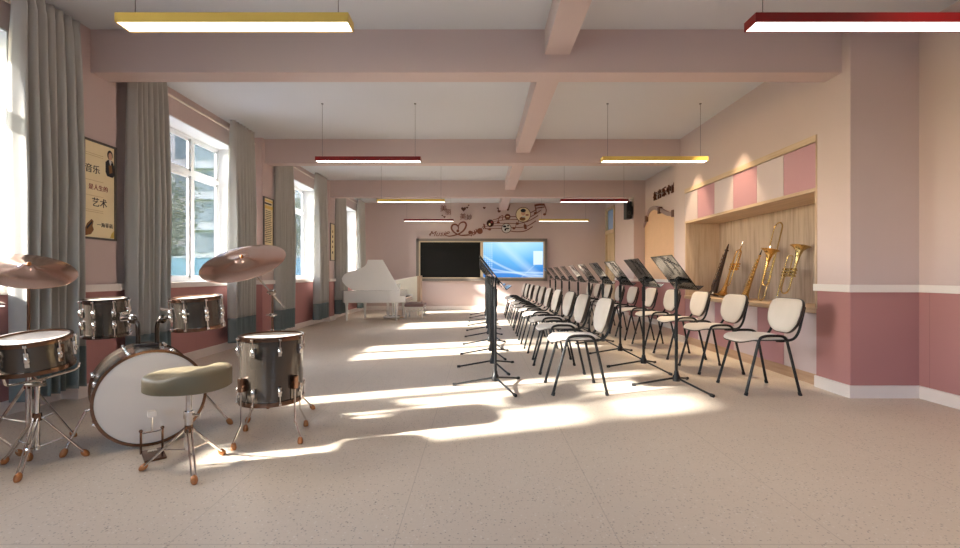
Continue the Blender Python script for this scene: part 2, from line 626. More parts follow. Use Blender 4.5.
# rails and skirting
def strip(name, segs, z0, z1, d, m, label):
    mb = MB()
    for (x0, x1, y0, y1) in segs:
        mb.box(x0, x1, y0, y1, z0, z1)
    return struct(name, mb, m, label, 'trim', flat=True)
def left_segs(d):
    segs = []
    prev = Y0
    for a, b in LP + [(Y1, Y1)]:
        segs.append((XL, XL + d, prev, a))
        if b > a:
            segs.append((XL, XLP + d, a - d, b + d))
        prev = b
    return segs
strip('trim_1', left_segs(0.03), RAIL0, RAIL1, 0.03, 'trim', 'white rail along the window wall at sill height')
strip('baseboard_left', left_segs(0.02), 0, BB, 0.02, 'trim', 'white skirting along the window wall')
def right_segs(d):
    return [(XR - d, XR, Y0, 3.75 - d), (XRF - d, XR, 3.75 - d, 4.13), (XRF - d, XR, 6.78, 7.16 + d), (XR - d, XR, 7.16 + d, 9.96 - d), (3.33 - d, XR, 9.96 - d, 10.3 + d), (XR - d, XR, 10.3 + d, 12.13)]
strip('trim_2', right_segs(0.03), RAIL0, RAIL1, 0.03, 'trim', 'white rail along the right wall and its piers')
strip('baseboard_right', right_segs(0.02), 0, BB, 0.02, 'trim', 'white skirting along the right wall and its piers')
strip('baseboard_back', [(XL, XR, Y1 - 0.02, Y1)], 0, 0.12, 0.02, 'trim', 'white skirting along the end wall')

# windows
WLAB = {1: 'tall white window behind the big near curtain', 2: 'tall white window behind the drum kit', 3: 'tall white window in the middle of the window wall', 4: 'tall white window beside the piano', 5: 'white window beside the viewer', 6: 'white window added behind the viewer for fill light, near the window side', 7: 'white window added behind the viewer for fill light, near the door side'}
for n, a, b in BAYS + [(5, -1.5, 0.3)] + FW:
    w = sempty('window_%d' % n, WLAB[n], 'window', (-3.66, (a + b) / 2, SILL))
    if n > 5:
        w.location = ((a + b) / 2, Y0 - 0.25, SILL)
        w.rotation_euler = (0, 0, R(90))
    wd, ht = b - a, HEAD - SILL
    rv = MB()
    rv.box(0.01, 0.275, -wd / 2, -wd / 2 + 0.012, 0, ht).box(0.01, 0.275, wd / 2 - 0.012, wd / 2, 0, ht).box(0.01, 0.275, -wd / 2, wd / 2, ht - 0.012, ht)
    rv.build('reveal', 'reveal', w, flat=True)
    MB().box(-0.02, 0.31, -wd / 2 - 0.02, wd / 2 + 0.02, -0.03, 0.02).build('sill', 'trim', w, flat=True)
    fr = MB()
    f = 0.045
    tz = ht - 0.48
    k = 3
    pw = wd / k
    fr.box(-0.03, 0.035, -wd / 2, wd / 2, 0.02, 0.02 + f).box(-0.03, 0.035, -wd / 2, wd / 2, ht - f, ht - 0.012).box(-0.03, 0.035, -wd / 2, wd / 2, tz - 0.03, tz + 0.03)
    for i in range(k + 1):
        y = -wd / 2 + i * pw
        fr.box(-0.03, 0.036, max(y - 0.03, -wd / 2), min(y + 0.03, wd / 2), 0.02, ht - 0.012)
    fr.build('window_frame', 'white_metal', w, flat=True)
    for i in range(k):
        for z0, z1 in ((0.065, tz - 0.03), (tz + 0.03, ht - f)):
            y0, y1 = -wd / 2 + i * pw + 0.03, -wd / 2 + (i + 1) * pw - 0.03
            sash = MB()
            g = 0.028
            sash.box(-0.015, 0.022, y0, y0 + g, z0, z1).box(-0.015, 0.022, y1 - g, y1, z0, z1).box(-0.015, 0.022, y0, y1, z0, z0 + g).box(-0.015, 0.022, y0, y1, z1 - g, z1)
            sash.build('sash', 'white_metal', w, flat=True)
            MB().box(0.0, 0.006, y0 + g, y1 - g, z0 + g, z1 - g).build('window_glass', 'glass', w, flat=True)

# the far door with its blue transom
d = sempty('door_1', 'tan wooden door with a blue glass transom at the far right corner', 'door', (XR, 12.625, 0))
fm = MB()
fm.box(-0.03, 0.12, -0.425, -0.355, 0, 2.86).box(-0.03, 0.12, 0.355, 0.425, 0, 2.86).box(-0.03, 0.12, -0.425, 0.425, 2.80, 2.86).box(-0.03, 0.12, -0.425, 0.425, 2.14, 2.24)
fm.build('door_frame', 'tan_door', d, flat=True)
MB().box(0.02, 0.06, -0.355, 0.355, 0.0, 2.14).build('door_leaf', 'tan_door', d, flat=True)
MB().box(0.03, 0.04, -0.355, 0.355, 2.24, 2.80).build('transom_glass', 'transom', d, flat=True)
hm = MB()
hm.cyl((0.02, -0.29, 1.0), (-0.04, -0.29, 1.0), 0.012).tube([(-0.04, -0.29, 1.0), (-0.045, -0.27, 1.0), (-0.045, -0.17, 1.0)], 0.01)
hm.build('door_handle', 'chrome', d)

# ------------------------------------------------------------------ outside the windows
tag(MB().box(-60, -3.72, -30, 90, -0.6, -0.4).build('ground', mat('lawn_green', (124, 156, 92), 0.9, var=0.3, scale=0.8), flat=True), 'green lawn outside the windows', 'lawn', kind='structure')
tag(MB().box(-13, -3.72, -30, 60, -0.5, -0.38).build('ground', mat('pale_bounce_strip', (196, 194, 194), 0.8, var=0.05, scale=1.5), flat=True), 'pale ground strip added outside the windows to bounce light indoors', 'reflector', kind='structure')  # added to bounce neutral light up to the ceiling
def house(name, label, x0, x1, y, y1, h, wm, nx, nz, wmat):
    o = thing(name, label, 'building', ((x0 + x1) / 2, y, -0.4), group=None)
    hw = (x1 - x0) / 2
    MB().box(-hw, hw, 0, y1 - y, 0, h).build('wall', wm, o, flat=True)
    MB().box(-hw - 0.3, hw + 0.3, -0.3, y1 - y, h, h + 0.35).build('roof', 'white_metal', o, flat=True)
    for i in range(nx):
        for k in range(nz):
            xc = -hw + (i + 0.5) * 2 * hw / nx
            zc = (k + 0.55) * h / nz
            ww, wh = 0.33 * 2 * hw / nx, 0.30 * h / nz
            f = MB()
            f.box(xc - ww, xc + ww, -0.06, 0.02, zc - wh, zc + wh).build('window', wmat, o, flat=True)
    for k in range(1, nz):
        MB().box(-hw, hw, -0.5, 0.02, k * h / nz - 0.15, k * h / nz).build('ledge', 'white_metal', o, flat=True)
    return o
house('apartment_building', 'pale banded apartment building beyond the windows', -26.4, -9.0, 42, 50, 14, mat('pale_render', (232, 232, 230), 0.8), 7, 5, mat('dim_house_glass', (176, 186, 192), 0.2))
house('annex_building', 'lilac grey building behind the garden trees', -52, -38.2, 62, 70, 21, mat('lilac_render', (206, 196, 200), 0.8), 4, 4, mat('grey_house_glass', (124, 132, 140), 0.2))
MB_f = MB()
for i in range(30):
    MB_f.box(-0.06 + i * 0.8, 0.72 + i * 0.8, 0, 0.05, 0, 2.4)
fo = thing('garden_fence', 'light blue garden fence behind the lawn', 'fence', (-30, 27, -0.4))
MB_f.build('fence_panel', mat('pale_blue_panel', (150, 196, 220), 0.6), fo, flat=True)
MB().box(-0.1, 24, -0.03, 0.08, 2.4, 2.5).build('fence_rail', 'white_metal', fo, flat=True)
random.seed(3)
leaf_m = mat('tree_leaves', (172, 170, 138), 0.7, var=0.35, scale=1.5)
bark_m = mat('tree_bark', (104, 88, 74), 0.9, var=0.2)
def tree(x, y, h, r, lab, zr=1.2, n=3200):
    o = thing('garden_tree', lab, 'tree', (x, y, -0.4), group='trees outside the windows')
    tr = MB()
    tr.tube([(0, 0, 0), (0.05, 0, h * 0.35), (0.0, 0.05, h * 0.8)], 0.1, 8, radii=[0.16, 0.12, 0.05])
    for a in range(5):
        an = a * 1.26
        tr.tube([(0.03, 0, h * 0.35 + a * 0.15), (0.5 * r * math.cos(an), 0.5 * r * math.sin(an), h * 0.55 + a * 0.2)], 0.05, 6, radii=[0.06, 0.02])
    tr.build('trunk', bark_m, o)
    c = MB()
    blobs = [(random.uniform(-.5, .5) * r, random.uniform(-.5, .5) * r, h * 0.62 + random.uniform(-.4, .55) * r * zr, random.uniform(.4, .65) * r) for _ in range(12)]
    for i in range(n):
        bx, by, bz, br = random.choice(blobs)
        dv = Vector((random.gauss(0, 1), random.gauss(0, 1), random.gauss(0, 1))).normalized() * br * random.uniform(0.7, 1.05)
        q = Vector((bx, by, bz)) + dv
        e1 = Vector((random.gauss(0, 1), random.gauss(0, 1), random.gauss(0, 1))).normalized()
        e2 = e1.orthogonal().normalized()
        s1, s2 = random.uniform(.06, .12), random.uniform(.04, .07)
        c.add([q - e1 * s1, q + e2 * s2, q + e1 * s1, q - e2 * s2], [(0, 1, 2, 3)])
    me = bpy.data.meshes.new('crown')
    me.from_pydata(c.v, [], c.f)
    me.materials.append(leaf_m)
    ob = bpy.data.objects.new('crown', me)
    COL.objects.link(ob)
    ob.parent = o
tree(-14.6, 20, 6.4, 2.3, 'leafy tree seen through the left pane of the window behind the drums')
tree(-21.0, 30.5, 5.5, 2.0, 'smaller tree behind the window mullion near the drums')
tree(-13.5, 35, 8.0, 2.6, 'tree seen through the middle window')
tree(-9.6, 40, 7.0, 2.2, 'far tree seen through the window beside the piano')

# ------------------------------------------------------------------ cupboards with the instrument niche
CB = [6.78, 6.39, 5.93, 5.49, 5.02, 4.58, 4.13]
ORD = ['first', 'second', 'third', 'fourth', 'fifth', 'sixth', 'seventh', 'eighth', 'ninth', 'tenth']
n = thing('display_niche', 'pale oak niche lining behind the leaning brass instruments', 'niche', (XRF, (6.78 + 4.13) / 2, 0.70))
w2 = (6.78 - 4.13) / 2
MB().box(0.50, 0.535, -w2, w2, 0, 1.07).build('back_panel', 'niche', n, flat=True)
MB().box(0.0, 0.50, w2 - 0.02, w2, 0, 1.07).build('side_panel', 'oak', n, flat=True)
MB().box(0.0, 0.50, -w2, -w2 + 0.02, 0, 1.07).build('side_panel', 'oak', n, flat=True)
MB().box(-0.005, 0.50, -w2, w2, 1.055, 1.085).build('soffit', 'oak_flat', n, flat=True)
MB().box(-0.008, 0.06, -w2, w2, 1.50, 1.56).build('top_rail', 'oak_flat', n, flat=True)
MB().box(-0.008, 0.02, -w2 - 0.012, -w2 + 0.0, 0, 1.56).build('edge_strip', 'oak', n, flat=True)
s_ = MB().rbox(XRF - 0.015, 3.54, 4.13, 6.78, 0.655, 0.70, 0.006).build('shelf_worktop', 'oak_flat')
tag(s_, 'long light oak shelf under the leaning instruments', 'shelf')
places = ['nearest the far pier', 'second from the far pier', 'third from the far pier', 'third from the near pier', 'second from the near pier', 'nearest the near pier']
for i in range(6):
    y1, y0 = CB[i], CB[i + 1]
    yc, hw = (y0 + y1) / 2, (y1 - y0) / 2
    pink = i % 2 == 1
    u = thing('wall_cupboard', '%s upper cupboard above the niche, %s' % ('pink' if pink else 'pale', places[i]), 'cupboard', (XRF, yc, 1.785), group='upper cupboards above the niche')
    MB().box(0.025, 0.5, -hw, hw, 0, 0.41).build('carcass', 'door_white', u, flat=True)
    MB().rbox(0.0, 0.022, -hw + 0.002, hw - 0.002, 0.003, 0.408, 0.002).build('door', 'door_pink' if pink else 'door_white', u)
    pink = not pink
    u = thing('base_cupboard', '%s low cupboard under the oak shelf, %s' % ('pink' if pink else 'pale', places[i]), 'cupboard', (XRF, yc, 0), group='low cupboards under the shelf')
    MB().box(0.03, 0.5, -hw, hw, 0.1, 0.655).build('carcass', 'door_white', u, flat=True)
    MB().rbox(0.005, 0.027, -hw + 0.002, hw - 0.002, 0.105, 0.65, 0.002).build('door', 'door_pink' if pink else 'door_white', u)
    MB().box(0.02, 0.48, -hw, hw, 0, 0.1).build('plinth', 'plinth', u, flat=True)

# ------------------------------------------------------------------ instruments in the niche
def instrument(name, label, y, z1, foot, x1=3.47, x0=3.25):
    ph = math.atan2(x1 - x0, z1 - 0.71)
    o = thing(name, label, 'instrument', (x0, y, 0.701 + foot * math.sin(ph)), group='instruments leaning in the niche')
    o.rotation_euler = (0, ph, 0)
    if name != 'trombone':
        o.scale = (1.0, 1.28, 1.0)
    return o, math.hypot(x1 - x0, z1 - 0.71)
def woodwind(o, L, m, keym, r0, r1, bell, bulge=False):
    pr = [(bell, 0.0), (bell * 0.96, 0.006), (bell * 0.62, 0.05), (r1 * 1.1, 0.11), (r1, 0.16), (r0, L * 0.86), (r0 * 1.5, L * 0.865), (r0 * 1.5, L * 0.885), (r0 * 0.9, L * 0.89)]
    MB().lathe(pr + [(0.0001, L * 0.89)], 20).build('body', m, o)
    MB().lathe([(r0 * 0.9, L * 0.885), (r0 * 0.8, L * 0.93), (r0 * 0.35, L), (0.0001, L)], 14).build('mouthpiece', 'ebony' if m != 'ebony' else m, o)
    for k in range(8):
        z = 0.17 + k * (L * 0.66 - 0.1) / 7
        rr = r1 + (r0 - r1) * min(1, max(0, (z - 0.16) / (L * 0.7)))
        MB().cyl((-rr * 0.7, -rr * 0.5, z), (-rr - 0.012, -rr * 0.5, z), 0.011, 0.011, 12).build('key_cup', keym, o)
    MB().tube([(-r1 - 0.006, r1 * 0.8, 0.12), (-r0 - 0.006, r0 * 0.9, L * 0.8)], 0.003, 6).tube([(0, -r1 - 0.008, 0.1), (0, -r0 - 0.008, L * 0.6)], 0.003, 6).build('key_rod', keym, o)
def trumpet(o, L, m, down):
    """bell axis along local z; drawn in the local y z plane"""
    T = Matrix.Translation((0, 0, L)) @ Matrix.Rotation(PI, 4, 'Y') if down else Matrix.Rotation(PI, 4, 'Z')
    b = MB()
    pr = [(0.0085, 0.16), (0.0095, L * 0.45), (0.014, L * 0.68), (0.022, L * 0.83), (0.036, L * 0.93), (0.064, L * 0.985), (0.088, L), (0.089, L + 0.002), (0.062, L * 0.978), (0.030, L * 0.915), (0.012, L * 0.7)]
    b.lathe(pr, 28, T @ Matrix.Translation((0, 0.05, 0)))
    b.build('bell', m, o)
    t_ = MB()
    arc = [(0, 0.05 * math.cos(a), 0.16 - 0.06 * math.sin(a)) for a in [PI * i / 8 for i in range(9)]]
    t_.tube(arc + [(0, -0.05, 0.30)], 0.008, 10, T=T)
    t_.build('bow', m, o)
    l_ = MB()
    top = L * 0.78
    arc = [(0.022, -0.015 - 0.035 * math.cos(a), top + 0.035 * math.sin(a)) for a in [PI * i / 8 for i in range(9)]]
    l_.tube([(0.022, -0.05, 0.06), (0.022, -0.05, top)] + arc[1:] + [(0.022, 0.02, 0.30)], 0.0065, 10, T=T)
    l_.build('lead_pipe', m, o)
    MB().lathe([(0.005, 0.07), (0.006, 0.03), (0.013, 0.012), (0.014, 0.0), (0.008, 0.002), (0.0001, 0.02)], 14, T @ Matrix.Translation((0.022, -0.05, 0))).build('mouthpiece', 'chrome', o)
    for k in range(3):
        z = 0.30 + k * 0.034
        v = MB()
        v.cyl((0.0, -0.06, z), (0.0, 0.07, z), 0.0145, 0.0145, 16, T)
        v.cyl((0.0, -0.085, z), (0.0, -0.06, z), 0.006, 0.006, 10, T).cyl((0.0, -0.09, z), (0.0, -0.084, z), 0.012, 0.012, 14, T)
        v.build('valve', m, o)
        MB().tube([(-0.012, 0.03, z), (-0.05, 0.03, z), (-0.058, 0.02, z), (-0.05, 0.005, z), (-0.012, 0.005, z)], 0.005, 8, T=T).build('valve_slide', m, o)
    MB().tube([(0, 0.05, L * 0.55), (0.022, -0.05, L * 0.55)], 0.004, 8, T=T).build('brace', m, o)

o, L = instrument('oboe', 'dark brown woodwind with a flared foot, farthest instrument on the shelf', 6.42, 1.42, 0.07)
woodwind(o, L, 'ebony', 'bronze', 0.017, 0.034, 0.07)
MB().tube([(0, 0.02, 0.1), (0, 0.06, 0.09), (0, 0.075, 0.13), (0, 0.06, 0.2), (0, 0.03, 0.26)], 0.012, 10).build('bell_bow', 'ebony', o)
o, L = instrument('trumpet', 'gold trumpet standing on its bell between the dark and gold woodwinds', 6.10, 1.41, 0.095)
trumpet(o, L, 'brass', True)
o, L = instrument('soprano_saxophone', 'straight gold saxophone between the trumpet and the trombone', 5.66, 1.30, 0.055)
woodwind(o, L, 'brass', 'pale_brass', 0.010, 0.026, 0.055)
o, L = instrument('trombone', 'gold trombone with a tall slide, tallest instrument on the shelf', 5.33, 1.61, 0.03)
LZ = L
sl = MB()
hw_ = 0.058
arc_b = [(0, -hw_ * math.cos(a), 0.055 - 0.055 * math.sin(a)) for a in [PI * i / 8 for i in range(9)]]
sl.tube([(0, -hw_, 0.52)] + arc_b + [(0, hw_, 0.60)], 0.007, 10)
sl.build('outer_slide', 'pale_brass', o)
arc_t = [(0, -0.068 + 0.068 + 0.075 * math.cos(a), LZ - 0.075 + 0.075 * math.sin(a)) for a in [PI * i / 8 for i in range(9)]]
MB().tube([(0, 0.075, 0.35)] + arc_t + [(0, -0.075, 0.30)], 0.0075, 10).build('tuning_bow', 'pale_brass', o)
MB().lathe([(0.010, 0.24), (0.012, 0.36), (0.020, 0.46), (0.036, 0.53), (0.066, 0.572), (0.098, 0.59), (0.099, 0.592), (0.064, 0.568), (0.03, 0.52), (0.012, 0.4)], 30, Matrix.Translation((-0.035, -0.015, 0.0))).build('bell', 'brass', o)
MB().tube([(-0.035, -0.015, 0.24), (-0.033, -0.02, 0.19), (-0.02, -0.045, 0.17), (0, -0.075, 0.2), (0, -0.075, 0.3)], 0.009, 10).build('bell_bow', 'brass', o)
for z in (0.24, 0.34, 0.40):
    MB().tube([(0, -hw_ - 0.01, z), (0, hw_ + 0.015, z)], 0.005, 8).build('brace', 'pale_brass', o)
MB().lathe([(0.006, 0.0), (0.007, 0.03), (0.014, 0.05), (0.015, 0.06), (0.0001, 0.05)], 12, Matrix.Translation((0, 0.058, 0.59))).build('mouthpiece', 'chrome', o)
o, L = instrument('trumpet', 'pale gold trumpet standing with its bell up, nearest instrument on the shelf', 4.96, 1.31, 0.016, 3.41)
trumpet(o, L, 'pale_brass', False)

# ------------------------------------------------------------------ chairs
def superell(a, b, e, n=32, taper=0.0):
    out = []
    for i in range(n):
        t_ = 2 * PI * i / n
        c, s = math.cos(t_), math.sin(t_)
        x = a * math.copysign(abs(c) ** (2 / e), c)
        y = b * math.copysign(abs(s) ** (2 / e), s)
        out.append((x, y * (1 - taper * x / a)))
    return out
def make_chair(label, group):
    o = thing('stacking_chair', label, 'chair', (0, 0, 0), group=group)
    for s in (-1, 1):
        lg = MB().tube([(-0.225, s * 0.225, 0.012), (-0.105, s * 0.205, 0.455)], 0.0115, 10).build('leg', 'black', o)
        MB().cyl((-0.227, s * 0.2255, 0.0), (-0.218, s * 0.2245, 0.028), 0.0155, 0.014, 10).build('rubber_foot', 'rubber_black', lg)
        lg = MB().tube([(0.225, s * 0.225, 0.012), (0.128, s * 0.205, 0.455)], 0.0115, 10).build('leg', 'black', o)
        MB().cyl((0.227, s * 0.2255, 0.0), (0.219, s * 0.2245, 0.028), 0.0155, 0.014, 10).build('rubber_foot', 'rubber_black', lg)
        MB().tube(smooth_path([(-0.105, s * 0.205, 0.452), (-0.088, s * 0.208, 0.478), (-0.045, s * 0.212, 0.492), (0.02, s * 0.213, 0.494), (0.08, s * 0.212, 0.490), (0.112, s * 0.208, 0.474), (0.128, s * 0.205, 0.452)], 4), 0.0115, 10).build('side_rail', 'black', o)
        MB().tube(smooth_path([(0.06, s * 0.175, 0.447), (0.14, s * 0.177, 0.447), (0.205, s * 0.178, 0.466), (0.243, s * 0.178, 0.52), (0.268, s * 0.175, 0.60), (0.300, s * 0.17, 0.73)], 5), 0.011, 10).build('back_support', 'black', o)
    for x in (-0.10, 0.125):
        MB().tube([(x, -0.206, 0.449), (x, 0.206, 0.449)], 0.010, 8).build('crossbar', 'black', o)
    def bend(q):
        x, y, z = q
        z -= 0.9 * max(0, -x - 0.09) ** 2 * 2.4
        z += 0.35 * max(0, x - 0.08) ** 2
        z += 0.10 * y * y
        return Vector((x - 0.02, y, z))
    ol = superell(0.205, 0.21, 4.2, 40)
    MB().pillow(ol, [(0, .475), (0.5, .477), (0.8, .477), (0.94, .474), (0.985, .468), (1.0, .458), (0.97, .452), (0, .452)][::-1], bend=bend).build('seat', 'pad', o)
    MB().pillow(ol, [(0, .444), (0.9, .444), (1.0, .447), (1.012, .453), (1.0, .457), (0.9, .457), (0, .457)], bend=bend).build('seat_pan', 'shell', o)
    # backrest: local plane x=height, y=width, z toward the sitter
    tilt = math.atan2(0.08, 0.29)
    up = Vector((math.sin(tilt), 0, math.cos(tilt)))
    nrm = Vector((-math.cos(tilt), 0, math.sin(tilt)))
    T = basis((0.262, 0, 0.645), up, (0, 1, 0), nrm)
    def bendb(q):
        return Vector((q.x, q.y, q.z + 0.55 * q.y * q.y))
    ob = []
    for x, y in superell(0.152, 0.207, 4.8, 48):
        k = 1 - 0.40 * max(0, (-x - 0.03) / 0.12) ** 1.3
        ob.append((x, y * k))
    MB().pillow(ob, [(0, 0.0), (0.98, 0.0), (1.0, 0.006), (0.985, 0.016), (0.94, 0.022), (0.8, 0.026), (0.5, 0.028), (0, 0.029)], T, bendb).build('backrest', 'pad', o)
    MB().pillow(ob, [(0, -0.028), (0.85, -0.028), (0.97, -0.022), (1.03, -0.008), (1.035, 0.004), (1.0, 0.008), (0, 0.002)], T, bendb).build('back_shell', 'shell', o)
    return o
PITCH = 0.805
ch0 = None
for row, (x, where, grp) in enumerate(((0.83, 'in the row between the two lines of stands', 'chairs between the music stands'), (2.43, 'in the row along the cupboards', 'chairs along the cupboards'))):
    for k in range(10):
        pos = 'frontmost' if k == 0 else ('rearmost' if k == 9 else ORD[k])
        lab = ('%s beige padded chair %s' % (pos, where)) if k in (0, 9) else ('%s beige padded chair from the front %s' % (pos, where))
        if ch0 is None:
            ch0 = c = make_chair(lab, grp)
        else:
            c = copy_tree(ch0)
            c['label'] = lab
            c['group'] = grp
        random.seed(row * 20 + k)
        c.location = (x + (random.uniform(-.012, .012) if k else 0), 4.04 + PITCH * k, 0)
        c.rotation_euler = (0, 0, random.uniform(-.03, .03) if k else 0)

# ------------------------------------------------------------------ music stands
def make_stand(label, group):
    o = thing('music_stand', label, 'music stand', (0, 0, 0), group=group)
    MB().lathe([(0.0001, 0.055), (0.03, 0.055), (0.033, 0.075), (0.031, 0.10), (0.022, 0.115), (0.018, 0.145), (0.0001, 0.145)], 18).build('hub', 'black', o)
    for a in (174, 52, -66):
        c, s = math.cos(R(a)), math.sin(R(a))
        lg = MB().tube([(0.02 * c, 0.02 * s, 0.082), (0.37 * c, 0.37 * s, 0.014)], 0.009, 8).build('leg', 'black', o)
        MB().tube([(0.352 * c, 0.352 * s, 0.016), (0.385 * c, 0.385 * s, 0.0135)], 0.0135, 10).build('rubber_foot', 'rubber_black', lg)
    MB().cyl((0, 0, 0.07), (0, 0, 0.80), 0.0135, None, 14).build('pole', 'black', o)
    MB().cyl((0, 0, 0.72), (0, 0, 0.875), 0.0185, None, 14).build('clutch', 'black', o)
    MB().tube(smooth_path([(0, 0, 0.80), (0, 0, 0.955), (0.004, 0, 0.968), (0.018, 0, 0.972)], 4), 0.0095, 12).build('inner_tube', 'black', o)
    # the desk leans: top edge at low x, lip at high x
    a = Vector((-0.14, 0, 1.167))
    b = Vector((0.085, 0, 0.876))
    ax = (b - a).normalized()
    nz = Vector((0, 1, 0)).cross(ax).normalized()
    if nz.x < 0:
        nz = -nz
    T = basis((a + b) / 2, ax, (0, 1, 0), nz)
    Ld = (b - a).length / 2
    dk = MB().box(-Ld, Ld, -0.235, 0.235, -0.002, 0.002, T).build('desk', 'smoke', o, flat=True)
    lip = MB().box(Ld + 0.0005, Ld + 0.0045, -0.235, 0.235, -0.002, 0.055, T).build('lip', 'smoke', dk, flat=True)
    MB().tube([(-Ld, -0.235, 0), (Ld, -0.235, 0), (Ld, 0.235, 0), (-Ld, 0.235, 0)], 0.0035, 6, closed=True, T=T).build('edge_wire', 'black', dk)
    MB().tube([(Ld * 0.48, -0.2, -0.012), (Ld * 0.48, 0.2, -0.012)], 0.0085, 10, T=T).build('cross_bar', 'black', o)
    MB().rbox(Ld * 0.48 - 0.03, Ld * 0.48 + 0.03, -0.03, 0.03, -0.022, -0.003, 0.003, T).build('clamp', 'black', o)
    for y in (-0.12, 0.0):
        MB().tube([(-Ld + 0.02, y, -0.006), (Ld * 0.10, y, -0.006)], 0.002, 6, T=T).build('page_wire', 'black', dk)
    MB().tube([(-Ld * 0.98, 0.03, -0.007), (-Ld * 0.35, -0.225, -0.007)], 0.0028, 6, T=T).build('brace_wire', 'black', dk)
    return o
st0 = None
for row, (x, y0, p_, where, grp) in enumerate(((0.137, 4.11, 0.81, 'in the line left of all the chairs', 'left line of music stands'), (1.75, 4.10, 0.82, 'in the line between the two chair rows', 'right line of music stands'))):
    for k in range(10):
        lab = ('%s black music stand %s' % ({0: 'frontmost', 9: 'rearmost'}[k], where)) if k in (0, 9) else ('%s black music stand from the front %s' % (ORD[k], where))
        if st0 is None:
            st0 = c = make_stand(lab, grp)
        else:
            c = copy_tree(st0)
            c['label'] = lab
            c['group'] = grp
        random.seed(50 + row * 20 + k)
        c.location = (x, y0 + p_ * k, 0)
        c.rotation_euler = (0, 0, random.uniform(-.02, .02) if k else 0)

# ------------------------------------------------------------------ drums
def axisT(c, d):
    x, y, z = frame_from(d)
    return basis(c, x, y, z)
def hoop(o, name, rad, z0, z1, m, T):
    return MB().lathe([(rad - 0.004, z0), (rad + 0.009, z0), (rad + 0.010, (z0 + z1) / 2), (rad + 0.009, z1), (rad - 0.004, z1), (rad - 0.004, z0)], 48, T).build(name, m, o)
def lug(o, T, rad, a, z, up, hoopz, ln=0.055):
    """a cast lug with its tension rod reaching to the hoop"""
    Ta = T @ Matrix.Rotation(a, 4, 'Z')
    b = MB()
    b.rbox(rad - 0.002, rad + 0.014, -0.010, 0.010, z - ln / 2, z + ln / 2, 0.004, Ta)
    b.sphere((rad + 0.012, 0, z), 0.011, 0.013, 0.020, 10, 6, Ta)
    lo = b.build('lug', 'chrome', o)
    r_ = MB()
    r_.cyl((rad + 0.014, 0, z), (rad + 0.014, 0, hoopz), 0.0032, None, 8, Ta)
    r_.rbox(rad + 0.004, rad + 0.022, -0.008, 0.008, hoopz - 0.008, hoopz + 0.006, 0.003, Ta)
    r_.build('tension_rod', 'chrome', lo)
def drum(o, T, rad, h, n, hm, lugs=2, a0=0.0, hh=0.022):
    """shell between z=0 and z=h of T, playing skin at z=h"""
    MB().lathe([(rad - 0.006, 0.002), (rad, 0.002), (rad, h - 0.002), (rad - 0.006, h - 0.002), (rad - 0.006, 0.002)], 56, T).build('shell', 'shell_drum', o)
    MB().lathe([(0.0001, h + 0.001), (rad - 0.012, h + 0.001), (rad - 0.002, h - 0.001), (rad + 0.001, h - 0.006), (0.0001, h - 0.006)], 56, T).build('drum_skin', 'head', o)
    MB().lathe([(0.0001, 0.001), (rad - 0.002, 0.001), (rad - 0.002, 0.006), (0.0001, 0.006)], 48, T).build('lower_skin', 'head', o)
    hoop(o, 'upper_hoop', rad, h - hh + 0.010, h + 0.010, hm, T)
    hoop(o, 'lower_hoop', rad, -0.010, hh - 0.010, hm, T)
    for i in range(n):
        a = a0 + 2 * PI * i / n
        if lugs == 2:
            lug(o, T, rad, a, h - 0.075, 1, h - 0.004)
            lug(o, T, rad, a, 0.075, -1, 0.004)
        else:
            lug(o, T, rad, a, h / 2, 1, h - 0.004, 0.075)

def tripod(o, c, zt, zb, feet, m='chrome', foot='amber'):
    """legs from a collar at zt out to the feet with braces from zb"""
    MB().lathe([(0.0001, zt - 0.02), (0.019, zt - 0.02), (0.021, zt), (0.019, zt + 0.02), (0.0001, zt + 0.02)], 16, Matrix.Translation((c[0], c[1], 0))).build('collar', 'bronze', o)
    for fx, fy in feet:
        top = Vector((c[0] + (fx - c[0]) * 0.06, c[1] + (fy - c[1]) * 0.06, zt))
        tip = Vector((fx, fy, 0.018))
        d = (tip - top)
        side = Vector((-d.y, d.x, 0)).normalized() * 0.009
        l_ = MB()
        for s in (-1, 1):
            l_.tube([top + side * s, tip + side * s - d.normalized() * 0.01], 0.0048, 8)
        lg = l_.build('leg', m, o)
        MB().sphere((0, 0, 0), 0.017, 0.017, 0.026, 12, 8, axisT(tip, d)).build('rubber_foot', foot, lg)
        mid = top + d * 0.55
        MB().tube([(c[0], c[1], zb), mid], 0.004, 8).build('brace', m, o)

# bass drum
bo = thing('bass_drum', 'big bass drum lying on its side behind the round stool', 'drum', (-1.924, 2.70, 0))
C0 = Vector((0, 0, 0.281))
AX = Vector((-0.62, 0.70, 0.0)).normalized()
Tb = axisT(C0 + AX * 0.44, -AX)      # z runs from the far skin to the batter skin
RB = 0.268
MB().lathe([(RB - 0.008, 0.0), (RB, 0.0), (RB, 0.44), (RB - 0.008, 0.44), (RB - 0.008, 0.0)], 72, Tb).build('shell', 'shell_drum', bo)
MB().lathe([(0.0001, 0.444), (RB - 0.02, 0.444), (RB - 0.004, 0.440), (0.0001, 0.436)], 72, Tb).build('batter_skin', 'head', bo)
MB().lathe([(0.0001, -0.004), (RB - 0.004, -0.002), (0.0001, 0.004)], 72, Tb).build('front_skin', 'head', bo)
for nm, z in (('batter_hoop', 0.437), ('front_hoop', 0.003)):
    MB().lathe([(RB - 0.003, z - 0.014), (RB + 0.011, z - 0.014), (RB + 0.012, z + 0.009), (RB - 0.003, z + 0.009), (RB - 0.003, z - 0.014)], 72, Tb).build(nm, 'bronze', bo)
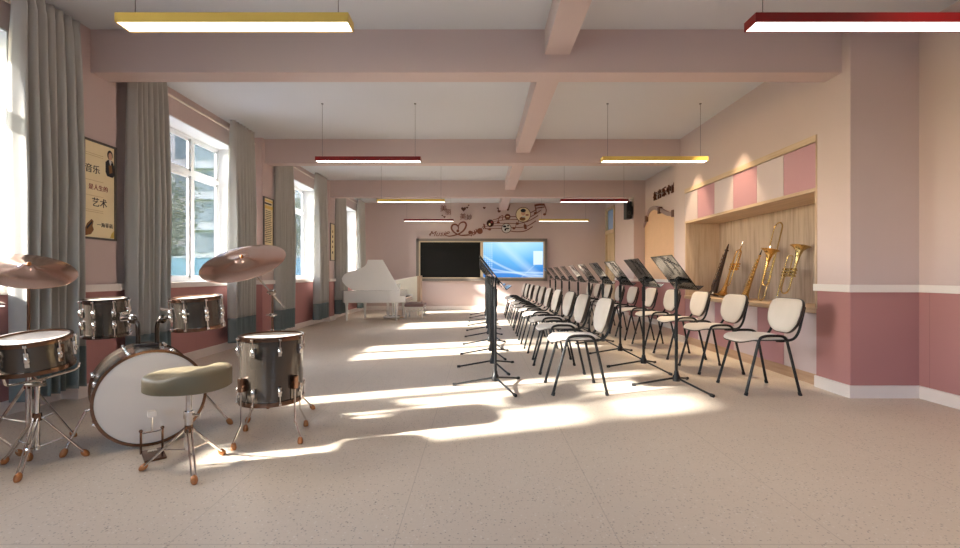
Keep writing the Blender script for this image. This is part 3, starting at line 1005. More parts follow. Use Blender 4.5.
# direction angles around the axis, measured from the top
ang_up = math.atan2((Tb.to_3x3().inverted() @ Vector((0, 0, 1))).y, (Tb.to_3x3().inverted() @ Vector((0, 0, 1))).x)
for i in range(8):
    a = ang_up + PI / 8 + i * PI / 4
    for z, hz in ((0.36, 0.435), (0.08, 0.005)):
        lug(bo, Tb, RB, a, z, 1, hz, 0.05)
for s in (-1, 1):
    a = ang_up + s * R(100)
    p0 = Tb @ Vector((RB * math.cos(a), RB * math.sin(a), 0.30))
    out = (p0 - (Tb @ Vector((0, 0, 0.30)))).normalized()
    p1 = p0 + out * 0.03
    p2 = Vector((p0.x + out.x * 0.15 + AX.x * -0.05, p0.y + out.y * 0.15, 0.02))
    sp = MB().tube([p0, p1, p2], 0.008, 10).build('spur', 'chrome', bo)
    MB().sphere((0, 0, 0), 0.018, 0.018, 0.028, 12, 8, axisT(p2, p2 - p1)).build('rubber_foot', 'amber', sp)
tm = Tb @ Vector((RB * math.cos(ang_up), RB * math.sin(ang_up), 0.22))
MB().rbox(-0.07, 0.07, -0.035, 0.035, -0.004, 0.028, 0.005, basis(tm, (0.85, 0.4, 0), (-0.4, 0.85, 0), (0, 0, 1))).build('mount_plate', 'dark_hoop', bo)
for s, dx in ((-1, -0.09), (1, 0.10)):
    b0 = tm + Vector((s * 0.045, s * 0.02, 0.01))
    MB().tube(smooth_path([b0, b0 + Vector((0, 0, 0.10)), b0 + Vector((dx * 0.1, 0, 0.15)), b0 + Vector((dx * 0.6, 0.0, 0.175)), b0 + Vector((dx * 1.1, 0.0, 0.172))], 4), 0.0125, 12).sphere(b0 + Vector((dx * 0.35, 0, 0.165)), 0.024, 0.024, 0.028).build('mount_arm', 'dark_hoop', bo)

# rack toms
t1 = thing('rack_tom', 'small rack tom drum left of the mounting arms, beside the poster wall', 'drum', (-2.41, 2.97, 0.615))
drum(t1, Matrix.Rotation(R(3), 4, 'X'), 0.117, 0.225, 8, 'dark_hoop', a0=0.2)
MB().tube([(0.11, -0.02, 0.12), (0.20, -0.03, 0.125)], 0.011, 10).rbox(0.11, 0.135, -0.045, 0.005, 0.09, 0.15, 0.005).build('mount_bracket', 'chrome', t1)
t2 = thing('rack_tom', 'larger rack tom drum hung right of the mounting arms, below the tilted cymbal', 'drum', (-1.75, 2.86, 0.678))
drum(t2, Matrix.Rotation(R(4), 4, 'X') @ Matrix.Rotation(R(-2), 4, 'Y'), 0.134, 0.180, 8, 'bronze', a0=0.1)
MB().tube([(-0.125, 0.0, 0.10), (-0.23, 0.0, 0.11)], 0.011, 10).rbox(-0.15, -0.125, -0.025, 0.025, 0.07, 0.13, 0.005).build('mount_bracket', 'chrome', t2)
MB().rbox(-0.03, 0.03, -0.141, -0.132, 0.085, 0.098, 0.003).build('badge', 'chrome', t2)

# floor tom on bent legs
ft = thing('floor_tom', 'tall floor tom drum on four bent legs, right of the stool', 'drum', (-1.285, 2.84, 0))
RF = 0.178
drum(ft, Matrix.Translation((0, 0, 0.24)), RF, 0.385, 8, 'bronze', a0=R(-75) + PI / 8, hh=0.026)
for fx, fy in ((-0.12, -0.20), (0.23, -0.115), (-0.22, 0.11), (0.124, 0.19)):
    d = Vector((fx, fy, 0)).normalized()
    pr_ = Vector((d.x, d.y, 0)) * (RF + 0.02)
    lg = MB().tube([pr_ + Vector((0, 0, 0.36)), pr_ + Vector((0, 0, 0.13)), pr_ + d * 0.045 + Vector((0, 0, 0.045)), pr_ + d * 0.045 + Vector((0, 0, 0.02))], 0.0055, 10).build('leg', 'chrome', ft)
    fp = pr_ + d * 0.045
    MB().lathe([(0.0001, 0), (0.014, 0), (0.017, 0.012), (0.013, 0.032), (0.008, 0.04), (0.0001, 0.04)], 14, Matrix.Translation((fp.x, fp.y, 0))).build('rubber_foot', 'amber', lg)
    an = math.atan2(d.y, d.x)
    MB().rbox(RF - 0.002, RF + 0.034, -0.017, 0.017, 0.32, 0.40, 0.005, Matrix.Rotation(an, 4, 'Z')).build('leg_bracket', 'bronze', ft)

# snare drum on its stand
sn = thing('snare_drum', 'shallow snare drum with a white skin at the far left', 'drum', (-2.32, 2.40, 0.525))
drum(sn, Matrix.Rotation(R(8), 4, 'X') @ Matrix.Rotation(R(1), 4, 'Y'), 0.154, 0.15, 8, 'bronze', lugs=1, a0=R(-55))
MB().rbox(0.154, 0.171, -0.012, 0.012, 0.03, 0.12, 0.005, Matrix.Rotation(R(-10), 4, 'Z')).build('strainer', 'bronze', sn)
ss = thing('snare_stand', 'chrome tripod stand under the snare drum', 'stand', (-2.31, 2.40, 0))
MB().cyl((0, 0, 0.09), (0, 0, 0.44), 0.0115, None, 14).build('pole', 'chrome', ss)
tripod(ss, (0, 0), 0.26, 0.10, ((0.13, 0.14), (0.07, -0.17), (-0.2, 0.03)))
MB().rbox(-0.035, 0.035, -0.015, 0.015, 0.42, 0.45, 0.005).cyl((-0.05, -0.01, 0.43), (0.05, -0.01, 0.43), 0.009).build('tilter', 'chrome', ss)
for a in (30, 150, 270):
    c, s = math.cos(R(a)), math.sin(R(a))
    MB().tube([(0, 0, 0.45), (0.150 * c, 0.150 * s, 0.480 + 0.14 * 0.150 * s), (0.164 * c, 0.164 * s, 0.492 + 0.14 * 0.164 * s), (0.169 * c, 0.169 * s, 0.515 + 0.14 * 0.165 * s)], 0.006, 8).build('cradle_arm', 'chrome', ss)

# cymbals
def cymbal(o, T, rad, name='cymbal', m='cymbal'):
    br = rad * 0.2
    MB().lathe([(0.004, 0.019), (br * 0.5, 0.016), (br * 0.85, 0.009), (br, 0.003), (br * 1.15, 0.0), (rad * 0.6, -0.006), (rad * 0.92, -0.014), (rad, -0.022), (rad, -0.0235), (rad * 0.6, -0.0075), (br * 1.1, -0.002), (br * 0.8, 0.0075), (0.004, 0.017)], 72, T).build(name, m, o, sharp=50)
    MB().lathe([(0.0001, 0.034), (0.005, 0.034), (0.010, 0.030), (0.012, 0.019), (0.0001, 0.019)], 14, T).build('wing_nut', 'amber', o)
cs = thing('cymbal_stand', 'chrome cymbal stand with a wide copper cymbal above the snare drum', 'cymbal stand', (-2.63, 2.68, 0))
MB().cyl((0, 0, 0.10), (0, 0, 0.62), 0.0125, None, 14).build('pole', 'chrome', cs)
MB().cyl((0, 0, 0.60), (0, 0, 1.06), 0.008, None, 12).build('upper_pole', 'bronze', cs)
MB().rbox(-0.02, 0.02, -0.018, 0.018, 0.60, 0.64, 0.006).cyl((-0.045, 0, 0.62), (0.045, 0, 0.62), 0.007).build('clutch', 'chrome', cs)
tripod(cs, (0, 0), 0.36, 0.14, ((0.12, 0.16), (0.20, -0.20), (-0.22, -0.05)))
cymbal(cs, axisT((0, 0, 1.045), (0.372, -0.265, 0.88)), 0.222)
cb = thing('cymbal_stand', 'chrome boom stand with a steeply tilted copper cymbal behind the floor tom', 'cymbal stand', (-1.445, 3.2, 0))
MB().cyl((0, 0, 0.10), (0, 0, 0.62), 0.0125, None, 14).build('pole', 'chrome', cb)
MB().cyl((0, 0, 0.60), (0, 0, 0.88), 0.007, None, 12).build('upper_pole', 'bronze', cb)
MB().rbox(-0.018, 0.018, -0.018, 0.018, 0.86, 0.90, 0.005).cyl((-0.025, -0.02, 0.88), (0.035, -0.02, 0.88), 0.008).build('boom_clamp', 'chrome', cb)
MB().rbox(-0.015, 0.015, -0.015, 0.015, 0.71, 0.735, 0.005).cyl((-0.04, 0, 0.723), (0.03, 0, 0.723), 0.006).build('clutch', 'chrome', cb)
bt = Vector((-0.155, -0.06, 1.075))
MB().tube([(0.075, 0.02, 0.775), bt], 0.0065, 10).build('boom', 'chrome', cb)
tripod(cb, (0, 0), 0.34, 0.14, ((-0.13, -0.08), (0.20, 0.22), (-0.14, 0.24)))
cymbal(cb, axisT(bt + Vector((-0.01, -0.02, 0.03)), (-0.04, -0.50, 0.87)), 0.272)
hh_ = thing('hi_hat', 'flat hi-hat cymbal pair standing left of the snare drum', 'cymbal stand', (-2.70, 2.38, 0))
MB().cyl((0, 0, 0.08), (0, 0, 0.95), 0.009, None, 12).build('pole', 'chrome', hh_)
tripod(hh_, (0, 0), 0.30, 0.10, ((0.16, 0.16), (-0.2, 0.1), (0.02, -0.22)))
Tc = Matrix.Translation((0, 0, 0.868))
cymbal(hh_, Tc, 0.17, 'upper_cymbal')
MB().lathe([(0.004, -0.030), (0.03, -0.026), (0.036, -0.004), (0.10, 0.012), (0.17, 0.030), (0.17, 0.0315), (0.03, 0.0)], 60, Matrix.Translation((0, 0, 0.80))).build('lower_cymbal', 'cymbal', hh_)
MB().rbox(-0.035, 0.045, -0.20, 0.04, 0.02, 0.032, 0.004, Matrix.Rotation(R(30), 4, 'Z')).rbox(-0.03, 0.03, -0.2, 0.0, 0.0, 0.02, 0.003, Matrix.Rotation(R(30), 4, 'Z')).build('foot_board', 'dark_hoop', hh_)

# kick pedal
kp = thing('kick_pedal', 'small kick pedal in front of the bass drum skin', 'pedal', (-1.855, 2.60, 0))
kp.rotation_euler = (0, 0, math.atan2(AX.y, AX.x) - PI / 2)
MB().rbox(-0.05, 0.05, -0.17, 0.02, 0.0, 0.012, 0.003).build('base_plate', 'bronze', kp)
for s in (-1, 1):
    MB().cyl((s * 0.05, 0, 0.0), (s * 0.05, 0, 0.125), 0.006, None, 10).sphere((s * 0.05, 0, 0.128), 0.010).build('post', 'bronze', kp)
MB().cyl((-0.05, 0, 0.115), (0.05, 0, 0.115), 0.005, None, 10).build('axle', 'chrome', kp)
fb = MB()
fb.prism([(-0.025, -0.165), (0.025, -0.165), (0.035, -0.08), (0.02, -0.015), (-0.02, -0.015), (-0.035, -0.08)], 0, 0.008, basis((0, 0, 0.02), (1, 0, 0), (0, 0.88, 0.45), (0, -0.45, 0.88)))
fb.build('foot_board', 'chrome', kp, flat=True)
MB().cyl((0, 0, 0.115), (0, -0.012, 0.205), 0.0045, None, 8).build('beater_rod', 'chrome', kp)
MB().rbox(-0.02, 0.02, -0.026, 0.012, 0.20, 0.235, 0.006).build('beater', 'head', kp)

# drum stool
dt = thing('drum_stool', 'olive padded stool with a dipped seat on a chrome tripod', 'stool', (-1.50, 2.37, 0))
def bends(q):
    x, y, z = q
    if z > 0.46:
        k = min(1, max(0, (x + 0.03) / 0.11))
        z += 0.021 * k * k * (3 - 2 * k) - 0.001 - 0.006 * math.exp(-((x + 0.02) / 0.05) ** 2)
    return Vector((x, y, z))
ol = superell(0.193, 0.185, 2.3, 48)
MB().pillow(ol, [(0, .42), (0.95, .42), (1.0, .427), (1.0, .484), (0.985, .495), (0.94, .501), (0.8, .503), (0.55, .502), (0.25, .502), (0, .502)], None, bends).build('seat', 'olive', dt, sharp=60)
MB().cyl((0, 0, 0.10), (0, 0, 0.30), 0.019, None, 16).build('pole', 'chrome', dt)
MB().cyl((0, 0, 0.29), (0, 0, 0.42), 0.014, None, 16).cyl((0, 0, 0.41), (0, 0, 0.421), 0.05, None, 20).build('inner_tube', 'chrome', dt)
MB().cyl((0, 0, 0.265), (0, 0, 0.30), 0.025, None, 16).cyl((0.02, 0, 0.28), (0.06, 0, 0.28), 0.007).build('clutch', 'chrome', dt)
tripod(dt, (0, 0), 0.21, 0.10, ((-0.22, -0.02), (0.13, -0.165), (0.07, 0.18)))

# ------------------------------------------------------------------ curtains and rods
def curtain(label, y0, y1, seed, pleats, zt=3.005, zb=0.12, xc=-3.205, amp=0.052, hem=0.44):
    random.seed(seed)
    o = thing('curtain', label, 'curtain', (xc, (y0 + y1) / 2, zb))
    w = y1 - y0
    ph = [random.uniform(-.5, .5) for _ in range(pleats + 2)]
    am = [random.uniform(.7, 1.25) for _ in range(pleats + 2)]
    def pt(u, z):
        q = u * pleats
        i = int(min(q, pleats - 1))
        f = q - i
        a = am[i] * (1 - f) + am[i + 1] * f
        top = max(0, (z - (zt - 0.11)) / 0.11)
        drop = (zt - z) / (zt - zb)
        k = amp * a * (0.55 + 0.65 * min(1, drop * 2.2))
        # soft round folds with a tighter valley
        qq = q + 0.05 * math.sin(2.2 * z + ph[i]) * math.sin(PI * f)
        s = 2 * abs(math.sin(PI * qq)) ** 0.75 - 1
        s2 = math.sin(4 * PI * qq + ph[i] * 2 + 1.5 * drop)
        x = k * (s + 0.14 * s2)
        if top > 0:
            e = 1 - math.cos(2 * PI * f)
            x = (1 - top) * x * 0.8 + top * (0.006 + 0.026 * s)
            pin = math.exp(-((z - (zt - 0.105)) / 0.03) ** 2)
            x = x * (1 - 0.35 * pin) + 0.01 * pin
        x += 0.012 * math.sin(5 * u * 3 + z * 1.3 + seed) * drop
        y = (u - 0.5) * w * (1 - 0.05 * math.exp(-((z - (zt - 0.12)) / 0.2) ** 2)) + 0.012 * math.sin(2 * PI * q + 1.2 + ph[i]) * min(1, drop * 3)
        return (x, y, z - zb)
    def panel(name, za, zc, rows, m):
        nc = pleats * 14
        vs, fs = [], []
        for r in range(rows + 1):
            z = za + (zc - za) * r / rows
            for c in range(nc + 1):
                vs.append(pt(c / nc, z))
        for r in range(rows):
            for c in range(nc):
                a = r * (nc + 1) + c
                fs.append((a, a + 1, a + nc + 2, a + nc + 1))
        me = bpy.data.meshes.new(name)
        me.from_pydata(vs, [], fs)
        for p_ in me.polygons:
            p_.use_smooth = True
        me.materials.append(M[m])
        ob = bpy.data.objects.new(name, me)
        COL.objects.link(ob)
        ob.parent = o
        md = ob.modifiers.new('cloth_thickness', 'SOLIDIFY')
        md.thickness = 0.003
        md.offset = 0
    panel('cloth', hem, zt, 44, 'curtain')
    panel('hem_band', zb, hem, 10, 'hem')
    return o
curtain('large grey pleated curtain behind the snare drum', 3.16, 3.69, 1, 7, amp=0.066)
curtain('grey curtain beside the portrait poster, on the near side of the drum kit window', 4.21, 4.70, 2, 7)
curtain('grey curtain on the far side of the drum kit window', 5.92, 6.52, 3, 7)
curtain('grey curtain on the near side of the middle window', 7.26, 7.84, 4, 7)
curtain('grey curtain on the far side of the middle window', 8.98, 9.60, 5, 7)
curtain('grey curtain on the near side of the window by the piano', 10.30, 10.96, 6, 7)
curtain('grey curtain in the corner by the end wall', 12.12, 12.72, 7, 7)
curtain('grey curtain beside the viewer at the near window', 1.15, 1.72, 8, 7)
curtain('wide grey curtain added behind the viewer to block the sun', -1.6, 0.62, 11, 20)  # added out of view, keeps a sun patch off the near floor
for y0, y1, lab in ((1.1, 3.70, 'ivory curtain rod over the near window'), (4.2, 6.68, 'ivory curtain rod over the drum kit window'), (7.3, 9.78, 'ivory curtain rod over the middle window'), (10.35, 12.85, 'ivory curtain rod over the piano window')):
    o = thing('curtain_rod', lab, 'curtain rod', (-3.30, (y0 + y1) / 2, 2.915))
    hl = (y1 - y0) / 2
    MB().cyl((0, -hl, 0), (0, hl, 0), 0.012, None, 12).build('rod', 'rod', o)
    for s in (-1, 1):
        MB().lathe([(0.0001, 0), (0.016, 0), (0.020, 0.015), (0.018, 0.04), (0.012, 0.05), (0.0001, 0.05)], 14, axisT((0, s * hl, 0), (0, s, 0))).build('finial', 'rod', o)
        MB().tube([(-0.09, s * (hl - 0.08), 0), (0, s * (hl - 0.08), 0)], 0.008, 8).build('bracket', 'rod', o)

# ------------------------------------------------------------------ hanging lamps
def pendant(label, x, y, m):
    o = thing('pendant_lamp', label, 'lamp', (x, y, 2.355), group='long hanging lamps')
    hb = MB()
    hb.box(-0.625, 0.625, -0.055, 0.055, 0.012, 0.05)
    for a in ((-0.625, 0.625, -0.055, -0.049), (-0.625, 0.625, 0.049, 0.055), (-0.625, -0.619, -0.055, 0.055), (0.619, 0.625, -0.055, 0.055)):
        hb.box(*a, 0, 0.012)
    hb.build('housing', m, o, flat=True)
    MB().box(-0.618, 0.618, -0.048, 0.048, 0.002, 0.0115).build('diffuser', 'diffuser', o, flat=True)
    for xx in (-0.555, 0.555):
        MB().cyl((xx, 0, 0.05), (xx, 0, H - 2.355), 0.0022, None, 6).build('cable', 'wire', o)
        MB().cyl((xx, 0, H - 2.355 - 0.008), (xx, 0, H - 2.355), 0.014, None, 12).build('ceiling_cap', 'wire', o)
pendant('mustard yellow hanging lamp nearest the viewer on the window side', -1.33, 2.515, 'yellow')
pendant('large dark red hanging lamp at the top right corner', 2.10, 2.515, 'red')
pendant('dark red hanging lamp behind the nearest yellow one', -1.33, 5.50, 'red')
pendant('yellow hanging lamp in front of the instrument cupboards', 2.08, 5.50, 'yellow')
pendant('yellow hanging lamp in the third ceiling bay above the piano', -1.28, 8.55, 'yellow')
pendant('dark red hanging lamp beside the black loudspeaker', 2.12, 8.55, 'red')
pendant('farthest dark red hanging lamp above the writing board', -1.29, 11.6, 'red')
pendant('farthest yellow hanging lamp in front of the music wall decal', 2.11, 11.6, 'yellow')

# ------------------------------------------------------------------ piano, bench, lectern
pn = thing('grand_piano', 'small white grand piano with its lid raised by the window', 'piano', (-2.3, 10.45, 0))
def P2(pts, ox=-2.3, oy=10.45):
    return [(x - ox, y - oy) for x, y in pts]
ol = P2([(-1.74, 10.0), (-1.74, 11.05), (-2.02, 11.05), (-2.22, 10.98), (-2.40, 10.84), (-2.56, 10.70), (-2.74, 10.62), (-2.90, 10.55), (-2.99, 10.42), (-3.03, 10.26), (-3.02, 10.10), (-2.97, 10.02), (-2.92, 10.0)])
MB().prism(ol, 0.395, 0.655).build('case', 'piano', pn)
MB().rbox(0.56, 0.68, -0.44, 0.60, 0.40, 0.48, 0.008).rbox(0.56, 0.68, -0.45, -0.40, 0.40, 0.545, 0.006).rbox(0.56, 0.68, 0.56, 0.60, 0.40, 0.545, 0.006).build('key_bed', 'piano', pn)
kb = MB()
for i in range(36):
    y = -0.395 + i * 0.0264
    kb.box(0.565, 0.672, y + 0.0012, y + 0.0252, 0.48, 0.498)
kb.build('white_keys', 'ivory', pn, flat=True)
kb = MB()
for i in range(35):
    if i % 7 in (2, 6):
        continue
    y = -0.395 + (i + 1) * 0.0264
    kb.box(0.565, 0.630, y - 0.007, y + 0.007, 0.498, 0.510)
kb.build('black_keys', 'black', pn, flat=True)
MB().rbox(0.40, 0.425, -0.25, 0.42, 0.655, 0.80, 0.004, Matrix.Translation((0, 0, 0)) @ Matrix.Rotation(R(0), 4, 'Y')).build('music_desk', 'piano', pn)
lid = [(-1.73, .0), (-2.14, .685), (-2.47, .685), (-2.49, .60), (-2.53, .545), (-2.60, .50), (-2.72, .46), (-2.86, .42), (-2.97, .355), (-3.02, .27), (-3.0, .19), (-2.92, .10), (-2.82, .04), (-2.72, .0)]
Tl = basis((0, -0.44, 0.66), (1, 0, 0), (0, 0.18, 0.984), (0, -0.984, 0.18))
MB().prism([(x + 2.3, z) for x, z in lid], -0.012, 0.012, Tl).build('lid', 'piano', pn)
MB().cyl((0.2, 0.1, 0.655), (0.0, -0.32, 1.10), 0.008, None, 8).build('lid_prop', 'piano', pn)
for x, y in ((-0.625, -0.36), (0.47, -0.38), (0.47, 0.50), (-0.35, 0.15)):
    MB().lathe([(0.0001, 0), (0.020, 0), (0.020, 0.03), (0.015, 0.04), (0.020, 0.06), (0.032, 0.33), (0.040, 0.36), (0.040, 0.395), (0.0001, 0.395)], 12, Matrix.Translation((x, y, 0))).build('leg', 'piano', pn)
MB().rbox(0.18, 0.24, -0.02, 0.02, 0.06, 0.395, 0.006).rbox(0.30, 0.34, -0.02, 0.02, 0.06, 0.395, 0.006).rbox(0.12, 0.48, -0.09, 0.09, 0.03, 0.075, 0.01).build('pedal_lyre', 'piano', pn)
for y in (-0.05, 0.0, 0.05):
    MB().rbox(0.47, 0.56, y - 0.012, y + 0.012, 0.035, 0.047, 0.004).build('pedal', 'brass', pn)

bn = thing('piano_bench', 'small bench with a mauve seat at the keyboard of the white piano', 'bench', (-1.50, 10.72, 0))
MB().rbox(-0.22, 0.22, -0.30, 0.30, 0.275, 0.345, 0.025).build('seat', 'mauve', bn)
MB().box(-0.20, 0.20, -0.28, 0.28, 0.235, 0.278).build('apron', 'piano', bn, flat=True)
for sx in (-1, 1):
    for sy in (-1, 1):
        MB().tube(smooth_path([(sx * 0.185, sy * 0.265, 0.24), (sx * 0.195, sy * 0.275, 0.17), (sx * 0.18, sy * 0.26, 0.08), (sx * 0.195, sy * 0.275, 0.0)], 4), 0.016, 10).build('leg', 'piano', bn)
MB().tube(smooth_path([(-0.18, -0.28, 0.235), (-0.12, -0.285, 0.18), (-0.05, -0.285, 0.22), (0, -0.285, 0.17), (0.05, -0.285, 0.22), (0.12, -0.285, 0.18), (0.18, -0.28, 0.235)], 4), 0.010, 8).build('scroll_apron', 'piano', bn)

lc = thing('lectern', 'cream lectern with a sloped top and tan edge behind the piano bench', 'lectern', (-1.82, 11.7, 0))
Tq = basis((0, 0, 0), (1, 0, 0), (0, 0, 1), (0, -1, 0))
MB().prism([(-0.36, 0.34), (0.27, 0.34), (0.27, 0.975), (-0.36, 0.855)], 0.0, 0.36, Tq).build('body', 'cream', lc, flat=True)
MB().prism([(0.27, 0.34), (0.35, 0.34), (0.35, 0.985), (0.27, 0.975)], -0.0, 0.365, Tq).build('edge_panel', 'oak', lc, flat=True)
for x in (-0.30, 0.29):
    MB().box(x - 0.025, x + 0.025, -0.32, -0.03, 0, 0.34).build('leg', 'cream', lc, flat=True)

# ------------------------------------------------------------------ the writing board on the end wall
def bx(px, Y=Y1):
    return (px - CX) * Y / F
def bz(py, Y=Y1):
    return 1.0 + (CY - py) * Y / F
YB = Y1
sb = thing('smart_board', 'wide wall board, black on the left and a lit blue screen on the right', 'board', (0, YB, 0))
x0, x1, z0, z1 = bx(416.5), bx(547), bz(281), bz(238.7)
fw = 0.075
fm = MB()
fm.box(x0, x1, -0.07, 0, z0, z0 + fw).box(x0, x1, -0.07, 0, z1 - fw, z1).box(x0, x0 + fw, -0.07, 0, z0, z1).box(x1 - fw, x1, -0.07, 0, z0, z1)
fm.build('frame', 'grey_frame', sb, flat=True)
i0, i1, j0, j1 = x0 + fw, x1 - fw, z0 + fw, z1 - fw
g = 0.028
xm0, xm1 = bx(480.4), bx(483.2)
fm = MB()
for a, b in ((i0, (xm0 + xm1) / 2), ((xm0 + xm1) / 2, i1)):
    fm.box(a, b, -0.062, 0, j0, j0 + g).box(a, b, -0.062, 0, j1 - g, j1).box(a, a + g + 0.012, -0.062, 0, j0, j1).box(b - g - 0.012, b, -0.062, 0, j0, j1)
fm.build('inner_frame', 'tan_frame', sb, flat=True)
MB().box(i0 + g, xm0, -0.05, -0.01, j0 + g, j1 - g).build('black_panel', 'screen_black', sb, flat=True)
m = bpy.data.materials.new('blue_screen')
m.use_nodes = True
t = NT(m)
p, xyz = t.pos()
u = t.math('DIVIDE', t.math('SUBTRACT', xyz[0], xm1), i1 - g - xm1)
v = t.math('DIVIDE', t.math('SUBTRACT', xyz[2], j0 + g), j1 - j0 - 2 * g)
diag = t.math('ADD', t.math('MULTIPLY', v, 0.75), t.math('MULTIPLY', t.math('ABSOLUTE', t.math('SUBTRACT', u, 0.55)), -0.35))
colr = t.ramp(diag, [(0.0, s2l((40, 124, 208))), (0.3, s2l((88, 172, 230))), (0.6, s2l((160, 214, 244))), (0.9, s2l((206, 236, 250)))])
def band(a, b, c, w, amt, col):
    # soft curved streak v = a + b u + c u^2
    global colr
    f = t.math('ADD', t.math('ADD', t.math('MULTIPLY', u, b), a), t.math('MULTIPLY', t.math('MULTIPLY', u, u), c))
    d = t.math('ABSOLUTE', t.math('SUBTRACT', v, f))
    k = t.math('MULTIPLY', t.math('SUBTRACT', 1.0, t.math('DIVIDE', d, w), True), amt)
    colr = t.mix(t.math('MAXIMUM', k, 0.0), colr, s2l(col))
band(0.62, -1.10, 0.42, 0.05, 0.5, (226, 244, 252))
band(0.30, -0.42, 0.16, 0.03, 0.5, (226, 244, 252))
band(0.16, -0.05, 0.02, 0.04, 0.6, (210, 238, 250))
band(-0.90, 1.3, 0.2, 0.03, 0.3, (214, 240, 250))
band(1.5, -1.9, 0.3, 0.22, 0.35, (220, 242, 252))
# columns of small white dots at the left and a pale box at the right
du = t.math('FRACT', t.math('MULTIPLY', u, 30))
dv = t.math('FRACT', t.math('MULTIPLY', v, 18))
dd = t.math('MULTIPLY', t.math('LESS_THAN', du, 0.5), t.math('LESS_THAN', dv, 0.5))
dd = t.math('MULTIPLY', dd, t.math('MULTIPLY', t.math('LESS_THAN', u, 0.16), t.math('GREATER_THAN', v, 0.28)))
colr = t.mix(t.math('MULTIPLY', dd, 0.8), colr, s2l((214, 238, 250)))
bxm = t.math('MULTIPLY', t.math('MULTIPLY', t.math('GREATER_THAN', u, 0.83), t.math('LESS_THAN', u, 0.985)), t.math('MULTIPLY', t.math('GREATER_THAN', v, 0.36), t.math('LESS_THAN', v, 0.75)))
colr = t.mix(t.math('MULTIPLY', bxm, 0.85), colr, s2l((226, 242, 252)))
t.b.inputs['Base Color'].default_value = (0.02, 0.02, 0.02, 1)
t.b.inputs['Roughness'].default_value = 0.3
t.l(colr, t.b.inputs['Emission Color'])
t.b.inputs['Emission Strength'].default_value = 0.9
MB().box(xm1, i1 - g, -0.052, -0.01, j0 + g, j1 - g).build('blue_screen', m, sb, flat=True)

# ------------------------------------------------------------------ music decal on the end wall
YW = Y1 - 0.004
ZB = (0, -1, 0)
def D1(cx, cy):
    return Vector((bx(425 + cx / 12.18), YW, bz(195 + cy / 12.18)))
def D2(cx, cy):
    return Vector((bx(480 + cx / 12.17), YW, bz(195 + cy / 12.17)))
md = thing('music_wall_decal', 'brown wall decal of a heart swirl, stave lines, notes and round pictures', 'wall decal', (0, YW, 2.2))
OFF = Vector((0, YW, 2.2))
def stroke(name, pts, w, m='decal', sub=5, ws=None):
    P = [q - OFF for q in smooth_path(pts, sub)]
    mb = MB()
    n = len(P)
    vs, fs = [], []
    for i, q in enumerate(P):
        d = (P[min(i + 1, n - 1)] - P[max(i - 1, 0)]).normalized()
        nn = Vector((-d.z, 0, d.x))
        u_ = i / (n - 1)
        h = w / 2 * (1 if ws is None else ws(u_))
        for k, (a, b) in enumerate(((1, 0), (-1, 0), (-1, -0.012), (1, -0.012))):
            e = q + nn * h * a
            vs.append((e.x, e.y + b, e.z))
    for i in range(n - 1):
        for k in range(4):
            fs.append((i * 4 + k, i * 4 + (k + 1) % 4, i * 4 + 4 + (k + 1) % 4, i * 4 + 4 + k))
    fs += [(0, 1, 2, 3), (n * 4 - 4, n * 4 - 1, n * 4 - 2, n * 4 - 3)]
    mb.add(vs, fs)
    return mb.build(name, m, md, flat=True)
sw = lambda u_: 0.35 + 0.9 * math.sin(PI * u_)
stroke('heart_swirl', [D1(240, 488), D1(300, 502), D1(400, 478), D1(470, 432), D1(502, 370), D1(484, 333), D1(444, 335), D1(414, 362), D1(405, 405)], 0.040, ws=sw)
stroke('heart_swirl', [D1(560, 488), D1(480, 496), D1(400, 480), D1(345, 445), D1(322, 400), D1(340, 364), D1(376, 360), D1(404, 384), D1(404, 420), D1(388, 438)], 0.040, ws=sw)
stroke('heart_swirl', [D1(440, 488), D1(520, 482), D1(590, 458), D1(660, 430), D1(740, 360)], 0.02, ws=sw)
def dotd(name, c, r, m='decal', dy=-0.012, ry=None):
    T = basis(c - OFF, (1, 0, 0), (0, 0, 1), (0, -1, 0))
    pts = [(x, y * ((ry or r) / r)) for x, y in disc(r, 20)]
    return MB().prism(pts, 0.0, -dy, T).build(name, m, md, flat=True)
dotd('swirl_dot', D1(400, 438), 0.042)
dotd('rosette', D1(668, 440), 0.085)
dotd('rosette', D1(548, 455), 0.05)
for a in ((570, 470), (600, 460), (620, 445), (720, 385)):
    stroke('flag_mark', [D1(a[0], a[1] - 30), D1(a[0] + 8, a[1]), D1(a[0] - 10, a[1] + 32)], 0.03, sub=2)
for pts, w in (([(165, 302), (300, 266), (440, 262), (560, 240), (690, 178)], 0.020), ([(170, 322), (330, 300), (480, 296), (620, 262), (740, 186)], 0.020),
               ([(170, 346), (330, 345), (480, 346), (600, 312), (706, 250)], 0.020), ([(30, 385), (260, 374), (400, 396), (560, 384), (680, 316)], 0.020), ([(60, 412), (250, 408), (400, 444), (540, 440), (640, 384)], 0.022)):
    stroke('stave_line', [D2(*q) for q in pts], w, ws=lambda u_: 0.7 + 0.6 * u_)
def note(a, b, c=None, beam=None):
    hd = dotd('note', D2(*a), 0.040, ry=0.030)
    return hd
for x, y in ((118, 418), (222, 335), (412, 405), (455, 350), (548, 372), (553, 402), (672, 222), (785, 236)):
    dotd('note_head', D2(x, y), 0.044, ry=0.034)
